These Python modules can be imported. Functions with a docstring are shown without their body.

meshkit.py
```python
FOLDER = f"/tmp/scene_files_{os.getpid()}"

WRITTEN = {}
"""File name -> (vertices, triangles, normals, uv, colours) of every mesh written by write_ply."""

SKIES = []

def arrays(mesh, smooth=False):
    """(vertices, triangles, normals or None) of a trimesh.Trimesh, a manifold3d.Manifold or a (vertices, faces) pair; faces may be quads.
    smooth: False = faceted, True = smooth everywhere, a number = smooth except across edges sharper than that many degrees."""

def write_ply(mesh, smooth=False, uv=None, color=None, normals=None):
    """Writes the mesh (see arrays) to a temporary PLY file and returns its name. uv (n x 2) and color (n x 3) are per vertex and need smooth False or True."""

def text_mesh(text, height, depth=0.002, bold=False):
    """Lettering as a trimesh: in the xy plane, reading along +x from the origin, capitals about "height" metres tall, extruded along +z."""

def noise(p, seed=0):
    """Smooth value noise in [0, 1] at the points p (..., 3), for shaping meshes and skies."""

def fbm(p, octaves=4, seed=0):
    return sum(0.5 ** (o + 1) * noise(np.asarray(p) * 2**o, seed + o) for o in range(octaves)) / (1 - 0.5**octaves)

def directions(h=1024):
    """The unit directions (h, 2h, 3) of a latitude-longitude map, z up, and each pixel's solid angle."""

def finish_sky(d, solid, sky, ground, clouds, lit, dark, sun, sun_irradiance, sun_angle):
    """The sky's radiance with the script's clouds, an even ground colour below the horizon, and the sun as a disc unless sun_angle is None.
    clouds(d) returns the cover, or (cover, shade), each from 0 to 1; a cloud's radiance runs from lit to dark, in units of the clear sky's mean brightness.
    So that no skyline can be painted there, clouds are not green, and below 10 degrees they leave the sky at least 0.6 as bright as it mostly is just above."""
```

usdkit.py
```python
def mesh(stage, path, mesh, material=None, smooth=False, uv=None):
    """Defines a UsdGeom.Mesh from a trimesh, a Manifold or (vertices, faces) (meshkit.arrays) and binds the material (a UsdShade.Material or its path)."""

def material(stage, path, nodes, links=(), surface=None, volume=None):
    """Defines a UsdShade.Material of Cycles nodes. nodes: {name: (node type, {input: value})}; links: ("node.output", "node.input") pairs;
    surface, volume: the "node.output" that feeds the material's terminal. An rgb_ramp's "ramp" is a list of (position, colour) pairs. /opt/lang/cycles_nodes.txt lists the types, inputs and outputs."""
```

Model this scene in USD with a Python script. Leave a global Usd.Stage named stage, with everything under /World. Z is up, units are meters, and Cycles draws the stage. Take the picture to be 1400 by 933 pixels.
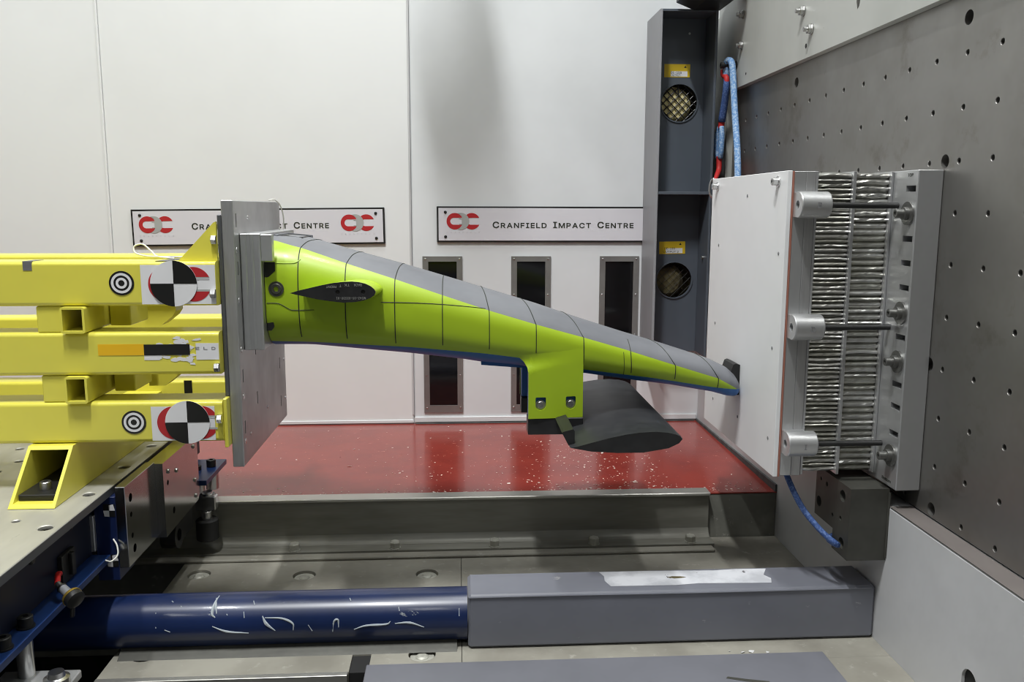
import math, random
import numpy as np, trimesh, usdkit, meshkit
import manifold3d as m3
from shapely.geometry import Polygon, Point, box as sbox
from shapely import affinity
from shapely.ops import unary_union
from pxr import Usd, UsdGeom, UsdLux, UsdShade, Gf, Sdf

random.seed(7)
RNG = np.random.default_rng(7)
stage = Usd.Stage.CreateInMemory()
UsdGeom.SetStageUpAxis(stage, 'Z')
UsdGeom.Xform.Define(stage, '/World')
UsdGeom.Scope.Define(stage, '/World/Looks')

# ------------------------------------------------------------------ camera
EXPOSURE = 0.13
pitch, yaw, roll = 0.1533, 0.0614, 0.0025
fw = np.array([math.sin(yaw)*math.cos(pitch), math.cos(yaw)*math.cos(pitch), -math.sin(pitch)])
rt = np.array([math.cos(yaw), -math.sin(yaw), 0.0])
up = np.cross(rt, fw)
rt, up = math.cos(roll)*rt + math.sin(roll)*up, -math.sin(roll)*rt + math.cos(roll)*up
cam = UsdGeom.Camera.Define(stage, '/World/camera')
cam.CreateHorizontalApertureAttr(36.0)
cam.CreateVerticalApertureAttr(36.0*933/1400)
cam.CreateFocalLengthAttr(36.0*1176/1400)
cam.CreateClippingRangeAttr(Gf.Vec2f(0.02, 200))
cam.CreateExposureAttr(EXPOSURE)
mat4 = Gf.Matrix4d(*rt, 0, *up, 0, *(-fw), 0, 0, 0, 0.9, 1)
cam.AddTransformOp().Set(mat4)

# ------------------------------------------------------------------ light
dome = UsdLux.DomeLight.Define(stage, '/World/hall_ambient_light')
dome.CreateIntensityAttr(0.02)
dome.CreateColorAttr(Gf.Vec3f(1.0, 1.0, 1.0))

def batten(name, x, y, z, sx, sy, power, tilt=0.0, color=(0.985, 1.0, 0.995)):
    l = UsdLux.RectLight.Define(stage, '/World/' + name)
    l.CreateWidthAttr(sx); l.CreateHeightAttr(sy)
    l.CreateIntensityAttr(power); l.CreateColorAttr(Gf.Vec3f(*color))
    l.AddTranslateOp().Set(Gf.Vec3d(x, y, z))
    l.AddRotateXOp().Set(tilt)

batten('unseen_overhead_lamp', -0.55, 0.45, 4.8, 0.16, 0.8, 440)  # out of view, main light from above, casts the stub wing shadow
batten('unseen_overhead_lamp_001', -1.75, 0.45, 4.8, 0.16, 0.8, 150)  # out of view, lights left-facing surfaces such as the barrier board
batten('unseen_overhead_lamp_002', 0.30, 2.05, 4.8, 0.16, 1.0, 120)  # out of view, lights the rail and pit floor from above
batten('unseen_overhead_lamp_003', -0.30, -2.6, 4.8, 0.30, 1.3, 13, 15)  # out of view behind the camera, softly lights the near faces
batten('unseen_overhead_lamp_004', -2.6, -2.6, 4.8, 0.30, 1.3, 13, 15)  # out of view behind the camera, softly lights the left side

# ------------------------------------------------------------------ materials
MATS = {}
def mat(name, c, rough=.5, metal=0., c2=None, ns=6., lo=.4, hi=.65, bump=0., bs=80., coat=0., stretch=None, r2=None, c3=None, ns3=30., lo3=.62, hi3=.7, spec=.5, detail=5.):
    nodes = {'p': ('principled_bsdf', {'base_color': c, 'roughness': rough, 'metallic': metal, 'coat_weight': coat, 'coat_roughness': .08, 'specular_ior_level': spec}),
             'g': ('geometry', {})}
    links = []
    src = 'g.position'
    if stretch:
        nodes['m'] = ('mapping', {'scale': stretch}); links.append(('g.position', 'm.vector')); src = 'm.vector'
    if c2 is not None or r2 is not None:
        nodes['n'] = ('noise_texture', {'scale': ns, 'detail': detail, 'roughness': .6}); links.append((src, 'n.vector'))
    if c2 is not None:
        nodes['r'] = ('rgb_ramp', {'ramp': [(0, c), (lo, c), (hi, c2), (1, c2)]}); links.append(('n.fac', 'r.fac'))
        last = 'r.color'
        if c3 is not None:
            nodes['n3'] = ('noise_texture', {'scale': ns3, 'detail': 6., 'roughness': .65}); links.append((src, 'n3.vector'))
            nodes['mr3'] = ('map_range', {'from_min': lo3, 'from_max': hi3, 'clamp': True}); links.append(('n3.fac', 'mr3.value'))
            nodes['mx3'] = ('mix_color', {'b': c3}); links += [('mr3.result', 'mx3.fac'), (last, 'mx3.a')]
            last = 'mx3.result'
        links.append((last, 'p.base_color'))
    if r2 is not None:
        nodes['mr'] = ('map_range', {'from_min': .35, 'from_max': .65, 'to_min': rough, 'to_max': r2, 'clamp': True})
        links += [('n.fac', 'mr.value'), ('mr.result', 'p.roughness')]
    if bump:
        nodes['nb'] = ('noise_texture', {'scale': bs, 'detail': 4.}); links.append((src, 'nb.vector'))
        nodes['b'] = ('bump', {'strength': bump, 'distance': .002})
        links += [('nb.fac', 'b.height'), ('b.normal', 'p.normal')]
    MATS[name] = usdkit.material(stage, '/World/Looks/' + name, nodes, links, surface='p.BSDF')
    return MATS[name]

mat('wall_paint', (.76, .77, .77), .45, c2=(.71, .72, .72), ns=1.3, lo=.45, hi=.75, c3=(.50, .49, .46), ns3=9., lo3=.74, hi3=.82)
mat('door_paint', (.71, .73, .745), .28, c2=(.65, .67, .685), ns=2., lo=.45, hi=.7, c3=(.45, .44, .43), ns3=7., lo3=.72, hi3=.82)
mat('plinth_paint_shaded', (.55, .555, .565), .45, c2=(.45, .452, .458), ns=2.5, lo=.4, hi=.7, c3=(.2, .19, .18), ns3=22., lo3=.70, hi3=.76, bump=.2, bs=40)  # darker second tone imitates soft shading on the wall base
mat('pale_steel_paint', (.42, .43, .405), .42, c2=(.36, .37, .345), ns=2.5, lo=.45, hi=.7, c3=(.22, .22, .2), ns3=14., lo3=.70, hi3=.76)
mat('red_epoxy', (.25, .036, .026), .2, c2=(.20, .028, .022), ns=5., lo=.4, hi=.65, c3=(.42, .16, .12), ns3=60., lo3=.66, hi3=.70, bump=.12, bs=25., coat=.2)
mat('concrete', (.29, .278, .236), .6, c2=(.22, .208, .175), ns=5., lo=.38, hi=.62, c3=(.36, .345, .30), ns3=30., lo3=.60, hi3=.72, bump=.25, bs=60)
mat('concrete_dark', (.27, .27, .235), .6, c2=(.18, .18, .155), ns=7., lo=.38, hi=.62, c3=(.36, .36, .32), ns3=40., lo3=.62, hi3=.7, bump=.3, bs=60)
mat('rail_steel', (.29, .285, .25), .45, .25, c2=(.20, .195, .165), ns=5., lo=.4, hi=.65, stretch=(.5, 3, 3))
mat('lip_steel', (.55, .54, .50), .35, .8)
mat('pit_black', (.012, .012, .012), .7)  # near black, carries the darkness of pit and slot in its colour
mat('grout', (.055, .058, .058), .7, c2=(.09, .09, .09), ns=30)
mat('aluminium', (.60, .605, .61), .34, .78, c2=(.51, .515, .52), ns=6., lo=.35, hi=.65, bump=.04, bs=140., r2=.45)
mat('brushed_aluminium', (.56, .56, .56), .36, .78, c2=(.44, .44, .445), ns=9., lo=.35, hi=.65, stretch=(8, .6, .6), r2=.5)
mat('bed_steel', (.50, .49, .45), .42, .4, c2=(.41, .402, .37), ns=5., lo=.35, hi=.68, stretch=(3, .7, 1), c3=(.27, .27, .25), ns3=26., lo3=.66, hi3=.76)
mat('plate_steel', (.30, .292, .28), .36, .85, c2=(.225, .217, .20), ns=3.2, lo=.35, hi=.68, c3=(.155, .135, .115), ns3=6.5, lo3=.57, hi3=.78, bump=.06, bs=60., r2=.5)
mat('dark_steel', (.075, .075, .064), .5, .4, c2=(.048, .047, .041), ns=9., lo=.35, hi=.65, bump=.15, bs=50.)
mat('bolt_steel', (.42, .42, .41), .35, 1.)
mat('bright_steel', (.68, .68, .68), .25, 1.)
mat('black_oxide', (.02, .02, .02), .4, .3)
mat('hole_shade_black', (.012, .012, .012), .8)  # near black, paints the shade inside holes
mat('yellow_paint', (.72, .66, .085), .36, c2=(.66, .61, .085), ns=4., lo=.4, hi=.7, c3=(.32, .28, .08), ns3=13., lo3=.70, hi3=.735, coat=.1)
mat('lime_paint', (.345, .49, .016), .38, c2=(.325, .465, .016), ns=4., lo=.4, hi=.7, coat=.05)
mat('grey_primer', (.165, .17, .185), .5, c2=(.14, .145, .16), ns=7., lo=.4, hi=.65)
mat('blue_gelcoat', (.022, .12, .36), .45)
mat('carbon_black', (.012, .012, .013), .42, c2=(.02, .02, .021), ns=30., bump=.05)
mat('carbon_gloss', (.014, .015, .017), .42, c2=(.028, .029, .031), ns=9., lo=.45, hi=.65, bump=.3, bs=11., spec=.4)
mat('black_paint', (.010, .010, .010), .5)
mat('ink', (.02, .025, .015), .6)
mat('grey_ink', (.20, .20, .21), .6)
mat('silver_ink', (.32, .32, .30), .5)
mat('faint_ink', (.52, .50, .53), .6)
mat('sticker_white', (.74, .74, .76), .35)
mat('sticker_black', (.010, .010, .010), .35)
mat('sticker_orange', (.80, .46, .01), .4)
mat('sticker_red', (.44, .022, .028), .4)
mat('sticker_silver', (.38, .39, .38), .4)
mat('sign_board', (.66, .65, .69), .30)
mat('label_yellow', (.66, .46, .015), .5)
mat('box_paint', (.17, .177, .208), .42, c2=(.14, .146, .172), ns=4., lo=.4, hi=.65, c3=(.30, .30, .31), ns3=32., lo3=.66, hi3=.71, stretch=(.7, 1, 1))
mat('floor_plate_paint', (.155, .158, .18), .4, c2=(.135, .138, .157), ns=4., lo=.4, hi=.65, c3=(.28, .28, .29), ns3=45., lo3=.72, hi3=.75)
mat('tube_blue', (.007, .018, .075), .32, c2=(.006, .015, .058), ns=6., lo=.4, hi=.65, c3=(.25, .27, .29), ns3=17., lo3=.67, hi3=.69, coat=.2, stretch=(.8, 1, 1))
mat('navy_paint', (.006, .015, .07), .4)
mat('deep_navy', (.004, .007, .022), .5)
mat('flange_blue', (.007, .026, .105), .35)
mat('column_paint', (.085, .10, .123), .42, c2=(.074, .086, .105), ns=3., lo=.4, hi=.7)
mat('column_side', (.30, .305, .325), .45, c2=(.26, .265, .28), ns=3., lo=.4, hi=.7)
mat('insulation_foam', (.80, .70, .36), .85, c2=(.68, .58, .28), ns=25., bump=.6, bs=45)
mat('insulation_dark', (.11, .09, .04), .9, c2=(.05, .04, .02), ns=20., bump=.6, bs=45)
mat('frame_steel', (.30, .295, .285), .42, .6, c2=(.25, .24, .235), ns=8.)
mat('dark_glass', (.006, .006, .007), .08)
mat('white_board', (.80, .805, .81), .45, c2=(.77, .775, .78), ns=5.)
mat('board_edge', (.34, .14, .10), .7)
mat('foil', (.70, .70, .67), .26, .95, c2=(.58, .575, .54), ns=40., lo=.35, hi=.65, bump=.15, bs=180)
mat('foil_dark', (.56, .56, .51), .3, .95, c2=(.44, .435, .39), ns=40., lo=.35, hi=.65, bump=.15, bs=180)
mat('rod_black', (.03, .03, .03), .45, .4)
mat('rope_blue', (.13, .27, .52), .7, c2=(.34, .47, .64), ns=150., lo=.48, hi=.56, bump=.5, bs=200)
mat('rope_navy', (.035, .08, .24), .7, c2=(.10, .17, .38), ns=190., lo=.50, hi=.58, bump=.5, bs=260)
mat('rope_red', (.46, .02, .02), .6)
mat('cable_white', (.74, .74, .68), .5)
mat('cable_red', (.55, .015, .015), .4)
mat('tape_grey', (.14, .14, .15), .5)
mat('tape_white', (.56, .57, .60), .6, c2=(.42, .43, .46), ns=14., lo=.42, hi=.6, c3=(.08, .075, .08), ns3=45., lo3=.655, hi3=.675)
mat('brass', (.75, .52, .10), .35, .9)
mat('debris', (.66, .58, .52), .7)
mat('debris_grey', (.6, .6, .6), .7)
mat('hall_paint', (.16, .16, .16), .7)  # dark grey for surfaces out of view, keeps bounced light low
mat('hall_floor', (.09, .088, .083), .5, c2=(.07, .069, .065), ns=2.)  # dark floor out of view, keeps bounced light low
mat('ledge_brown', (.135, .12, .112), .6, c2=(.115, .10, .095), ns=6.)  # brownish grey, darker than the wall base
mat('steel_edge', (.13, .135, .145), .45, .5)
mat('hall_bounce_paint', (.45, .45, .45), .7)  # paler grey out of view, brightens reflections in the wall plate
mat('paint_mark', (.36, .40, .43), .6)
mat('washer_steel', (.20, .20, .19), .4, .8)
mat('mirror_plate', (.46, .46, .455), .16, 1., c2=(.40, .40, .395), ns=6., bump=.03, bs=30.)
mat('dull_steel', (.46, .455, .40), .5, .2, c2=(.36, .355, .31), ns=60.)
mat('rubber', (.018, .018, .018), .7)

def plain_door():
    # plain door paint; the dark patch above the sign is a cast shadow
    return MATS['door_paint']

# ------------------------------------------------------------------ shape helpers
def tm(v, f):
    return trimesh.Trimesh(np.asarray(v, float), np.asarray(f, int), process=False)
def fromM(m):
    k = m.to_mesh(); return trimesh.Trimesh(np.array(k.vert_properties[:, :3], float), np.array(k.tri_verts, int), process=False)
def toM(t):
    t = t.copy(); t.merge_vertices()
    return m3.Manifold(m3.Mesh(np.asarray(t.vertices, np.float32), np.asarray(t.faces, np.uint32)))
def box(x0, x1, y0, y1, z0, z1, c=.0012):
    x0, x1 = sorted((x0, x1)); y0, y1 = sorted((y0, y1)); z0, z1 = sorted((z0, z1))
    c = min(c, .3*min(x1-x0, y1-y0, z1-z0))
    if c <= 2e-4:
        b = trimesh.creation.box((x1-x0, y1-y0, z1-z0)); b.apply_translation(((x0+x1)/2, (y0+y1)/2, (z0+z1)/2)); return b
    pts = []
    for a, sx in ((x0, 1), (x1, -1)):
        for b, sy in ((y0, 1), (y1, -1)):
            for d, sz in ((z0, 1), (z1, -1)):
                pts += [(a, b+sy*c, d+sz*c), (a+sx*c, b, d+sz*c), (a+sx*c, b+sy*c, d)]
    return fromM(m3.Manifold.hull_points(np.array(pts, float)))
def frame_to(d):
    d = np.asarray(d, float); d = d/np.linalg.norm(d)
    a = np.array([0, 0, 1.]) if abs(d[2]) < .9 else np.array([1., 0, 0])
    u = np.cross(a, d); u /= np.linalg.norm(u); v = np.cross(d, u)
    return u, v, d
def lathe(p0, axis, prof, n=24, phase=0.):
    """prof: (distance along the axis, radius) pairs; closed at both ends."""
    u, v, d = frame_to(axis); p0 = np.asarray(p0, float)
    V, Fc = [], []
    an = np.arange(n)*2*math.pi/n + phase
    for t, r in prof:
        V += [p0 + d*t + r*(math.cos(a)*u + math.sin(a)*v) for a in an]
    for k in range(len(prof)-1):
        for i in range(n):
            j = (i+1) % n
            Fc += [(k*n+i, k*n+j, (k+1)*n+j), (k*n+i, (k+1)*n+j, (k+1)*n+i)]
    V += [p0 + d*prof[0][0], p0 + d*prof[-1][0]]
    a, b = len(V)-2, len(V)-1
    L = (len(prof)-1)*n
    for i in range(n):
        j = (i+1) % n
        Fc += [(a, j, i), (b, L+i, L+j)]
    return tm(V, Fc)
def cyl(p0, p1, r, n=24, c=.0008):
    p0, p1 = np.asarray(p0, float), np.asarray(p1, float); L = np.linalg.norm(p1-p0); c = min(c, .3*r, .3*L)
    return lathe(p0, p1-p0, [(0, r-c), (c, r), (L-c, r), (L, r-c)], n)
def pipe(p0, axis, L, ro, ri, n=24):
    m = toM(lathe(p0, axis, [(0, ro), (L, ro)], n)) - toM(lathe(np.asarray(p0, float)-.01*frame_to(axis)[2], axis, [(0, ri), (L+.02, ri)], n))
    return fromM(m)
def tube(pts, r, n=8, sub=4, closed=False):
    P = np.asarray(pts, float)
    if sub > 1 and len(P) > 2:
        out = []
        Q = np.vstack([2*P[0]-P[1], P, 2*P[-1]-P[-2]])
        for i in range(1, len(Q)-2):
            for t in np.arange(sub)/sub:
                a, b, c_, d_ = Q[i-1:i+3]
                out.append(.5*((2*b)+(c_-a)*t+(2*a-5*b+4*c_-d_)*t*t+(-a+3*b-3*c_+d_)*t**3))
        out.append(P[-1]); P = np.array(out)
    R = np.broadcast_to(np.asarray(r, float), (len(P),)) if np.ndim(r) == 0 else np.interp(np.linspace(0, 1, len(P)), np.linspace(0, 1, len(r)), r)
    T = np.gradient(P, axis=0); T /= np.linalg.norm(T, axis=1, keepdims=True)
    u = frame_to(T[0])[0]; V = []
    for p, t, rr in zip(P, T, R):
        u = u - t*np.dot(u, t); u /= np.linalg.norm(u); v = np.cross(t, u)
        V += [p + rr*(math.cos(a)*u+math.sin(a)*v) for a in np.arange(n)*2*math.pi/n]
    Fc = []
    for k in range(len(P)-1):
        for i in range(n):
            j = (i+1) % n
            Fc += [(k*n+i, k*n+j, (k+1)*n+j), (k*n+i, (k+1)*n+j, (k+1)*n+i)]
    V += [P[0], P[-1]]; a, b = len(V)-2, len(V)-1; L = (len(P)-1)*n
    for i in range(n):
        j = (i+1) % n; Fc += [(a, j, i), (b, L+i, L+j)]
    return tm(V, Fc)
XZ = np.array([[1, 0, 0, 0], [0, 0, -1, 0], [0, 1, 0, 0], [0, 0, 0, 1.]])        # drawn x, y -> world x, z; extrudes towards -y
YZ = np.array([[0, 0, -1, 0], [-1, 0, 0, 0], [0, 1, 0, 0], [0, 0, 0, 1.]])       # drawn x -> world -y, y -> z; extrudes towards -x
def ext(poly, d):
    if not hasattr(poly, 'geoms') and not isinstance(poly, Polygon): poly = Polygon(poly)
    gs = [g for g in getattr(poly, 'geoms', [poly]) if g.area > 1e-9]
    return trimesh.util.concatenate([trimesh.creation.extrude_polygon(g, d, engine='earcut') for g in gs])
def ext_xz(poly, y_back, d):          # outline in world x, z; back face at y_back, thickness d towards the camera
    t = ext(poly, d); t.apply_transform(XZ); t.apply_translation((0, y_back, 0)); return t
def ext_yz(poly, x_back, d):          # outline in world y, z; back face at x_back, thickness d towards -x
    if not hasattr(poly, 'geoms') and not isinstance(poly, Polygon): poly = Polygon(poly)
    t = ext(affinity.scale(poly, -1, 1, origin=(0, 0)), d); t.apply_transform(YZ); t.apply_translation((x_back, 0, 0)); return t
def ext_xy(poly, z0, d):
    t = ext(poly, d); t.apply_translation((0, 0, z0)); return t
def cat(*ms): return trimesh.util.concatenate([m for m in ms])
def cut(a, *bs):
    bs = [b for b in bs]
    return fromM(toM(a) - m3.Manifold.batch_boolean([toM(b) for b in bs], m3.OpType.Add))
def join(*ms): return fromM(m3.Manifold.batch_boolean([toM(b) for b in ms], m3.OpType.Add))
def hexbolt(p, axis, r, h, n=6): return lathe(p, axis, [(0, r*.98), (h*.1, r), (h*.85, r), (h, r*.82)], n)
def capscrew(p, axis, r, h):
    """socket-head cap screw: knurled head with a hexagon socket"""
    a = lathe(p, axis, [(0, r), (h-.12*r, r), (h, .88*r)], 20)
    d = frame_to(axis)[2]
    return cut(a, lathe(np.asarray(p, float)+d*h*.45, axis, [(0, r*.5), (h, r*.5)], 6))
def washer(p, axis, ro, ri, h, n=24): return pipe(p, axis, h, ro, ri, n)

# ------------------------------------------------------------------ scene graph helpers
COUNT = {}
def numbered(parent, name):
    k = (parent, name); COUNT[k] = COUNT.get(k, -1) + 1
    return f'{parent}/{name}' + (f'_{COUNT[k]:03d}' if COUNT[k] else '')
ORIG = {}
def thing(name, label=None, category=None, base=(0, 0, 0), group=None, kind=None):
    path = numbered('/World', name)
    x = UsdGeom.Xform.Define(stage, path); x.AddTranslateOp().Set(Gf.Vec3d(*map(float, base)))
    p = x.GetPrim(); ORIG[path] = np.asarray(base, float)
    for k, v in (('label', label), ('category', category), ('group', group), ('kind', kind)):
        if v: p.SetCustomDataByKey(k, v)
    return path
def part(parent, name, mesh, material, smooth=False, label=None, kind=None):
    path = numbered(parent, name)
    root = '/' + '/'.join(path.split('/')[1:3])
    m = mesh.copy(); m.apply_translation(-ORIG[root])
    g = usdkit.mesh(stage, path, m, MATS[material], smooth=smooth)
    if label: g.GetPrim().SetCustomDataByKey('label', label)
    if kind: g.GetPrim().SetCustomDataByKey('kind', kind)
    return path
def solo(name, mesh, material, label, category, smooth=False, group=None, kind=None):
    path = numbered('/World', name); ORIG[path] = np.zeros(3)
    g = usdkit.mesh(stage, path, mesh, MATS[material], smooth=smooth)
    for k, v in (('label', label), ('category', category), ('group', group), ('kind', kind)):
        if v: g.GetPrim().SetCustomDataByKey(k, v)
    return path

def text_poly_mesh(s, h, width=None, depth=.0006, bold=False):
    t = meshkit.text_mesh(s, h, depth, bold)
    b = t.bounds; t.apply_translation((-b[0][0], 0, 0))
    if width: t.apply_scale((width/(b[1][0]-b[0][0]), 1, 1))
    return t

# ================================================================== SETTING
BACK, RIGHT = 3.05, .872
fl = thing('floor', 'greenish grey concrete pit floor with recessed bolts', None, (0, 1.8, 0), kind='structure')
RECESS = [(-.649, 2.062), (-.388, 2.043), (-.085, 2.035), (-.643, 1.673), (-.081, 1.644)]
slab = box(-.705, -.0005, 1.585, 2.235, -.25, 0, .001)
cuts = [cyl((x, y, -.012), (x, y, .02), .028, 28, .001) for x, y in RECESS] + [box(-.222, -.184, 1.5, 1.650, -.3, .1, 0)]
part(fl, 'floor_plate', cut(slab, *cuts), 'concrete', 20)
part(fl, 'floor_plate', box(.0005, RIGHT, 1.585, 2.235, -.25, 0, .001), 'concrete')
part(fl, 'floor_plate', box(-.185, RIGHT, .4, 1.584, -.25, -.0, .001), 'concrete')
for x, y in RECESS:
    part(fl, 'recessed_bolt', cat(washer((x, y, -.0118), (0, 0, 1), .0245, .0135, .006), lathe((x, y, -.0118), (0, 0, 1), [(0, .0135), (.007, .0135), (.010, .009)], 20)), 'dull_steel', 30)
part(fl, 'edge_strip', box(-.705, -.223, 1.570, 1.5845, -.02, .001, .001), 'lip_steel')
part(fl, 'slot_shade_plug', box(-.2215, -.1845, 1.5855, 1.6495, -.03, -.003, 0), 'pit_black')  # black plug paints the darkness of the open slot
part(fl, 'pit_base', box(-.704, -.186, .4, 1.569, -.34, -.30), 'pit_black')
part(fl, 'dark_low_floor', box(-3, -.706, .4, 2.235, -.34, -.30), 'pit_black')  # near-black lower floor under the sled
part(fl, 'hall_floor', box(-7, RIGHT, -8, .39, -.35, -.02), 'hall_floor')
part(fl, 'hall_floor', box(-7, -3.002, .392, BACK, -.35, -.02), 'hall_floor')
part(fl, 'joint_filler', box(-.004, .004, 1.59, 2.2, -.2, -.003, 0), 'pit_black')

rf = thing('raised_floor', 'glossy red painted raised floor along the back wall', None, (0, 2.6, 0), kind='structure')
part(rf, 'concrete_base', box(-3, RIGHT-.0002, 2.238, BACK, -.34, .123, .002), 'concrete_dark')
part(rf, 'red_coating', box(-3, RIGHT-.0002, 2.2365, BACK, .1232, .1275, .001), 'red_epoxy')
part(rf, 'grout_strip', ext_yz([(2.236, .1276), (3.048, .1276), (3.048, .1345), (2.7, .1400), (2.236, .1475)], RIGHT-.0002, .006), 'grout')
part(rf, 'grout_strip', box(-.16, RIGHT-.012, BACK-.012, BACK-.001, .1276, .131, .001), 'grout')

# debris on the red floor
V = []
for k in range(900):
    if k < 420: x = .60 - abs(RNG.normal(0, .33)); y = RNG.uniform(2.26, 2.75) if k < 330 else RNG.uniform(2.26, 3.0)
    else: x = RNG.uniform(-.7, .84); y = 2.25 + abs(RNG.normal(0, .03)) if k < 790 else RNG.uniform(2.3, 3.0)
    if x > .845: continue
    s = RNG.uniform(.0008, .0028) * (1.7 if RNG.random() < .08 else 1)
    pts = RNG.normal(0, 1, (7, 3)); pts /= np.linalg.norm(pts, axis=1, keepdims=True); pts *= (s*RNG.uniform(.8, 2.0), s, s*.35)
    h = trimesh.convex.convex_hull(pts); a = RNG.uniform(0, 6.28)
    h.apply_transform(trimesh.transformations.rotation_matrix(a, (0, 0, 1))); h.apply_translation((x, y, .1276 - h.bounds[0][2]))
    V.append(h)
solo('paint_flakes', cat(*V), 'debris', 'pale flakes of chipped paint scattered on the red floor', 'debris', kind='stuff')
V = []
for x, y, s in ((.595, 1.615, .006), (.575, 1.612, .004), (.55, 1.618, .003), (.625, 1.612, .004), (.50, 1.60, .002)):
    pts = RNG.normal(0, 1, (9, 3)); pts /= np.linalg.norm(pts, axis=1, keepdims=True); pts *= (s*1.3, s*.8, s*.45)
    h = trimesh.convex.convex_hull(pts); h.apply_translation((x, y, -h.bounds[0][2])); V.append(h)
solo('plaster_crumbs', cat(*V), 'debris_grey', 'white plaster crumbs on the concrete in front of the grey box beam', 'debris', kind='stuff')

# back wall: three flush leaves with recessed joints
wb = thing('wall_back', 'white painted back wall of flush panels', None, (0, BACK, 0), kind='structure')
part(wb, 'panel', box(-7, -1.192, BACK, BACK+.08, .1276, 5.2, .003), 'wall_paint')
part(wb, 'panel', box(-1.188, -.1675, BACK, BACK+.08, .1276, 5.2, .003), 'wall_paint')
part(wb, 'panel', box(-.1635, 1.4, BACK, BACK+.08, .1276, 5.2, .003), 'door_paint')
part(wb, 'joint_filler', box(-7, 1.4, BACK+.006, BACK+.085, .1276, 5.2, 0), 'plinth_paint_shaded')
part(wb, 'bottom_rail', box(-1.188, -.1675, BACK-.004, BACK, .131, .142, .001), 'door_paint')
part(wb, 'bottom_rail', box(-.1635, .868, BACK-.006, BACK, .1335, .152, .001), 'door_paint')
part(wb, 'hinge_strip', box(-.1725, -.166, BACK-.003, BACK+.004, .16, 2.4, .001), 'plinth_paint_shaded')
part(wb, 'cable_duct', box(-1.1955, -1.1885, BACK-.004, BACK+.004, .14, 2.4, .001), 'wall_paint')

# right wall: white base, pale steel frame above, perforated plate set between
wr = thing('wall_right', 'white painted right wall base with pale steel panel above', None, (RIGHT, 2, 0), kind='structure')
low = box(RIGHT, 1.3, -.6, BACK, -.25, .30, .004)
hole = join(lathe((RIGHT-.1, 1.325, .094), (1, 0, 0), [(0, .0215), (.3, .0215)], 24), box(RIGHT-.1, RIGHT+.2, 1.3035, 1.3465, .0, .094, 0))
low = box(RIGHT, 1.3, -8, BACK, -.35, .30, .004)
part(wr, 'wall_base', cut(low, hole), 'plinth_paint_shaded')
top_panel = ext_yz([(BACK, .303), (BACK, 1.544), (2.80, 1.590), (-8, 1.590), (-8, 1.285), (2.905, 1.285), (2.905, .303)], .96, .063)
part(wr, 'ledge_cap', box(RIGHT-.0005, .9165, -8, 1.628, .3002, .3022, .0008), 'ledge_brown')  # brownish strip on the ledge, darker than the wall below
part(wr, 'steel_panel', top_panel, 'pale_steel_paint')
part(wr, 'upper_panel', ext_yz([(BACK, 1.548), (BACK, 5.2), (-8, 5.2), (-8, 1.594), (2.80, 1.594)], .96, .059), 'pale_steel_paint')
part(wr, 'hole_shade_sheet', box(RIGHT+.006, RIGHT+.03, 1.300, 1.350, -.02, .12, 0), 'hole_shade_black')  # black sheet paints the unlit depth of the hole
part(wr, 'backing', box(.962, 1.3, -8, BACK, .301, 5.2), 'dark_steel')
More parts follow.
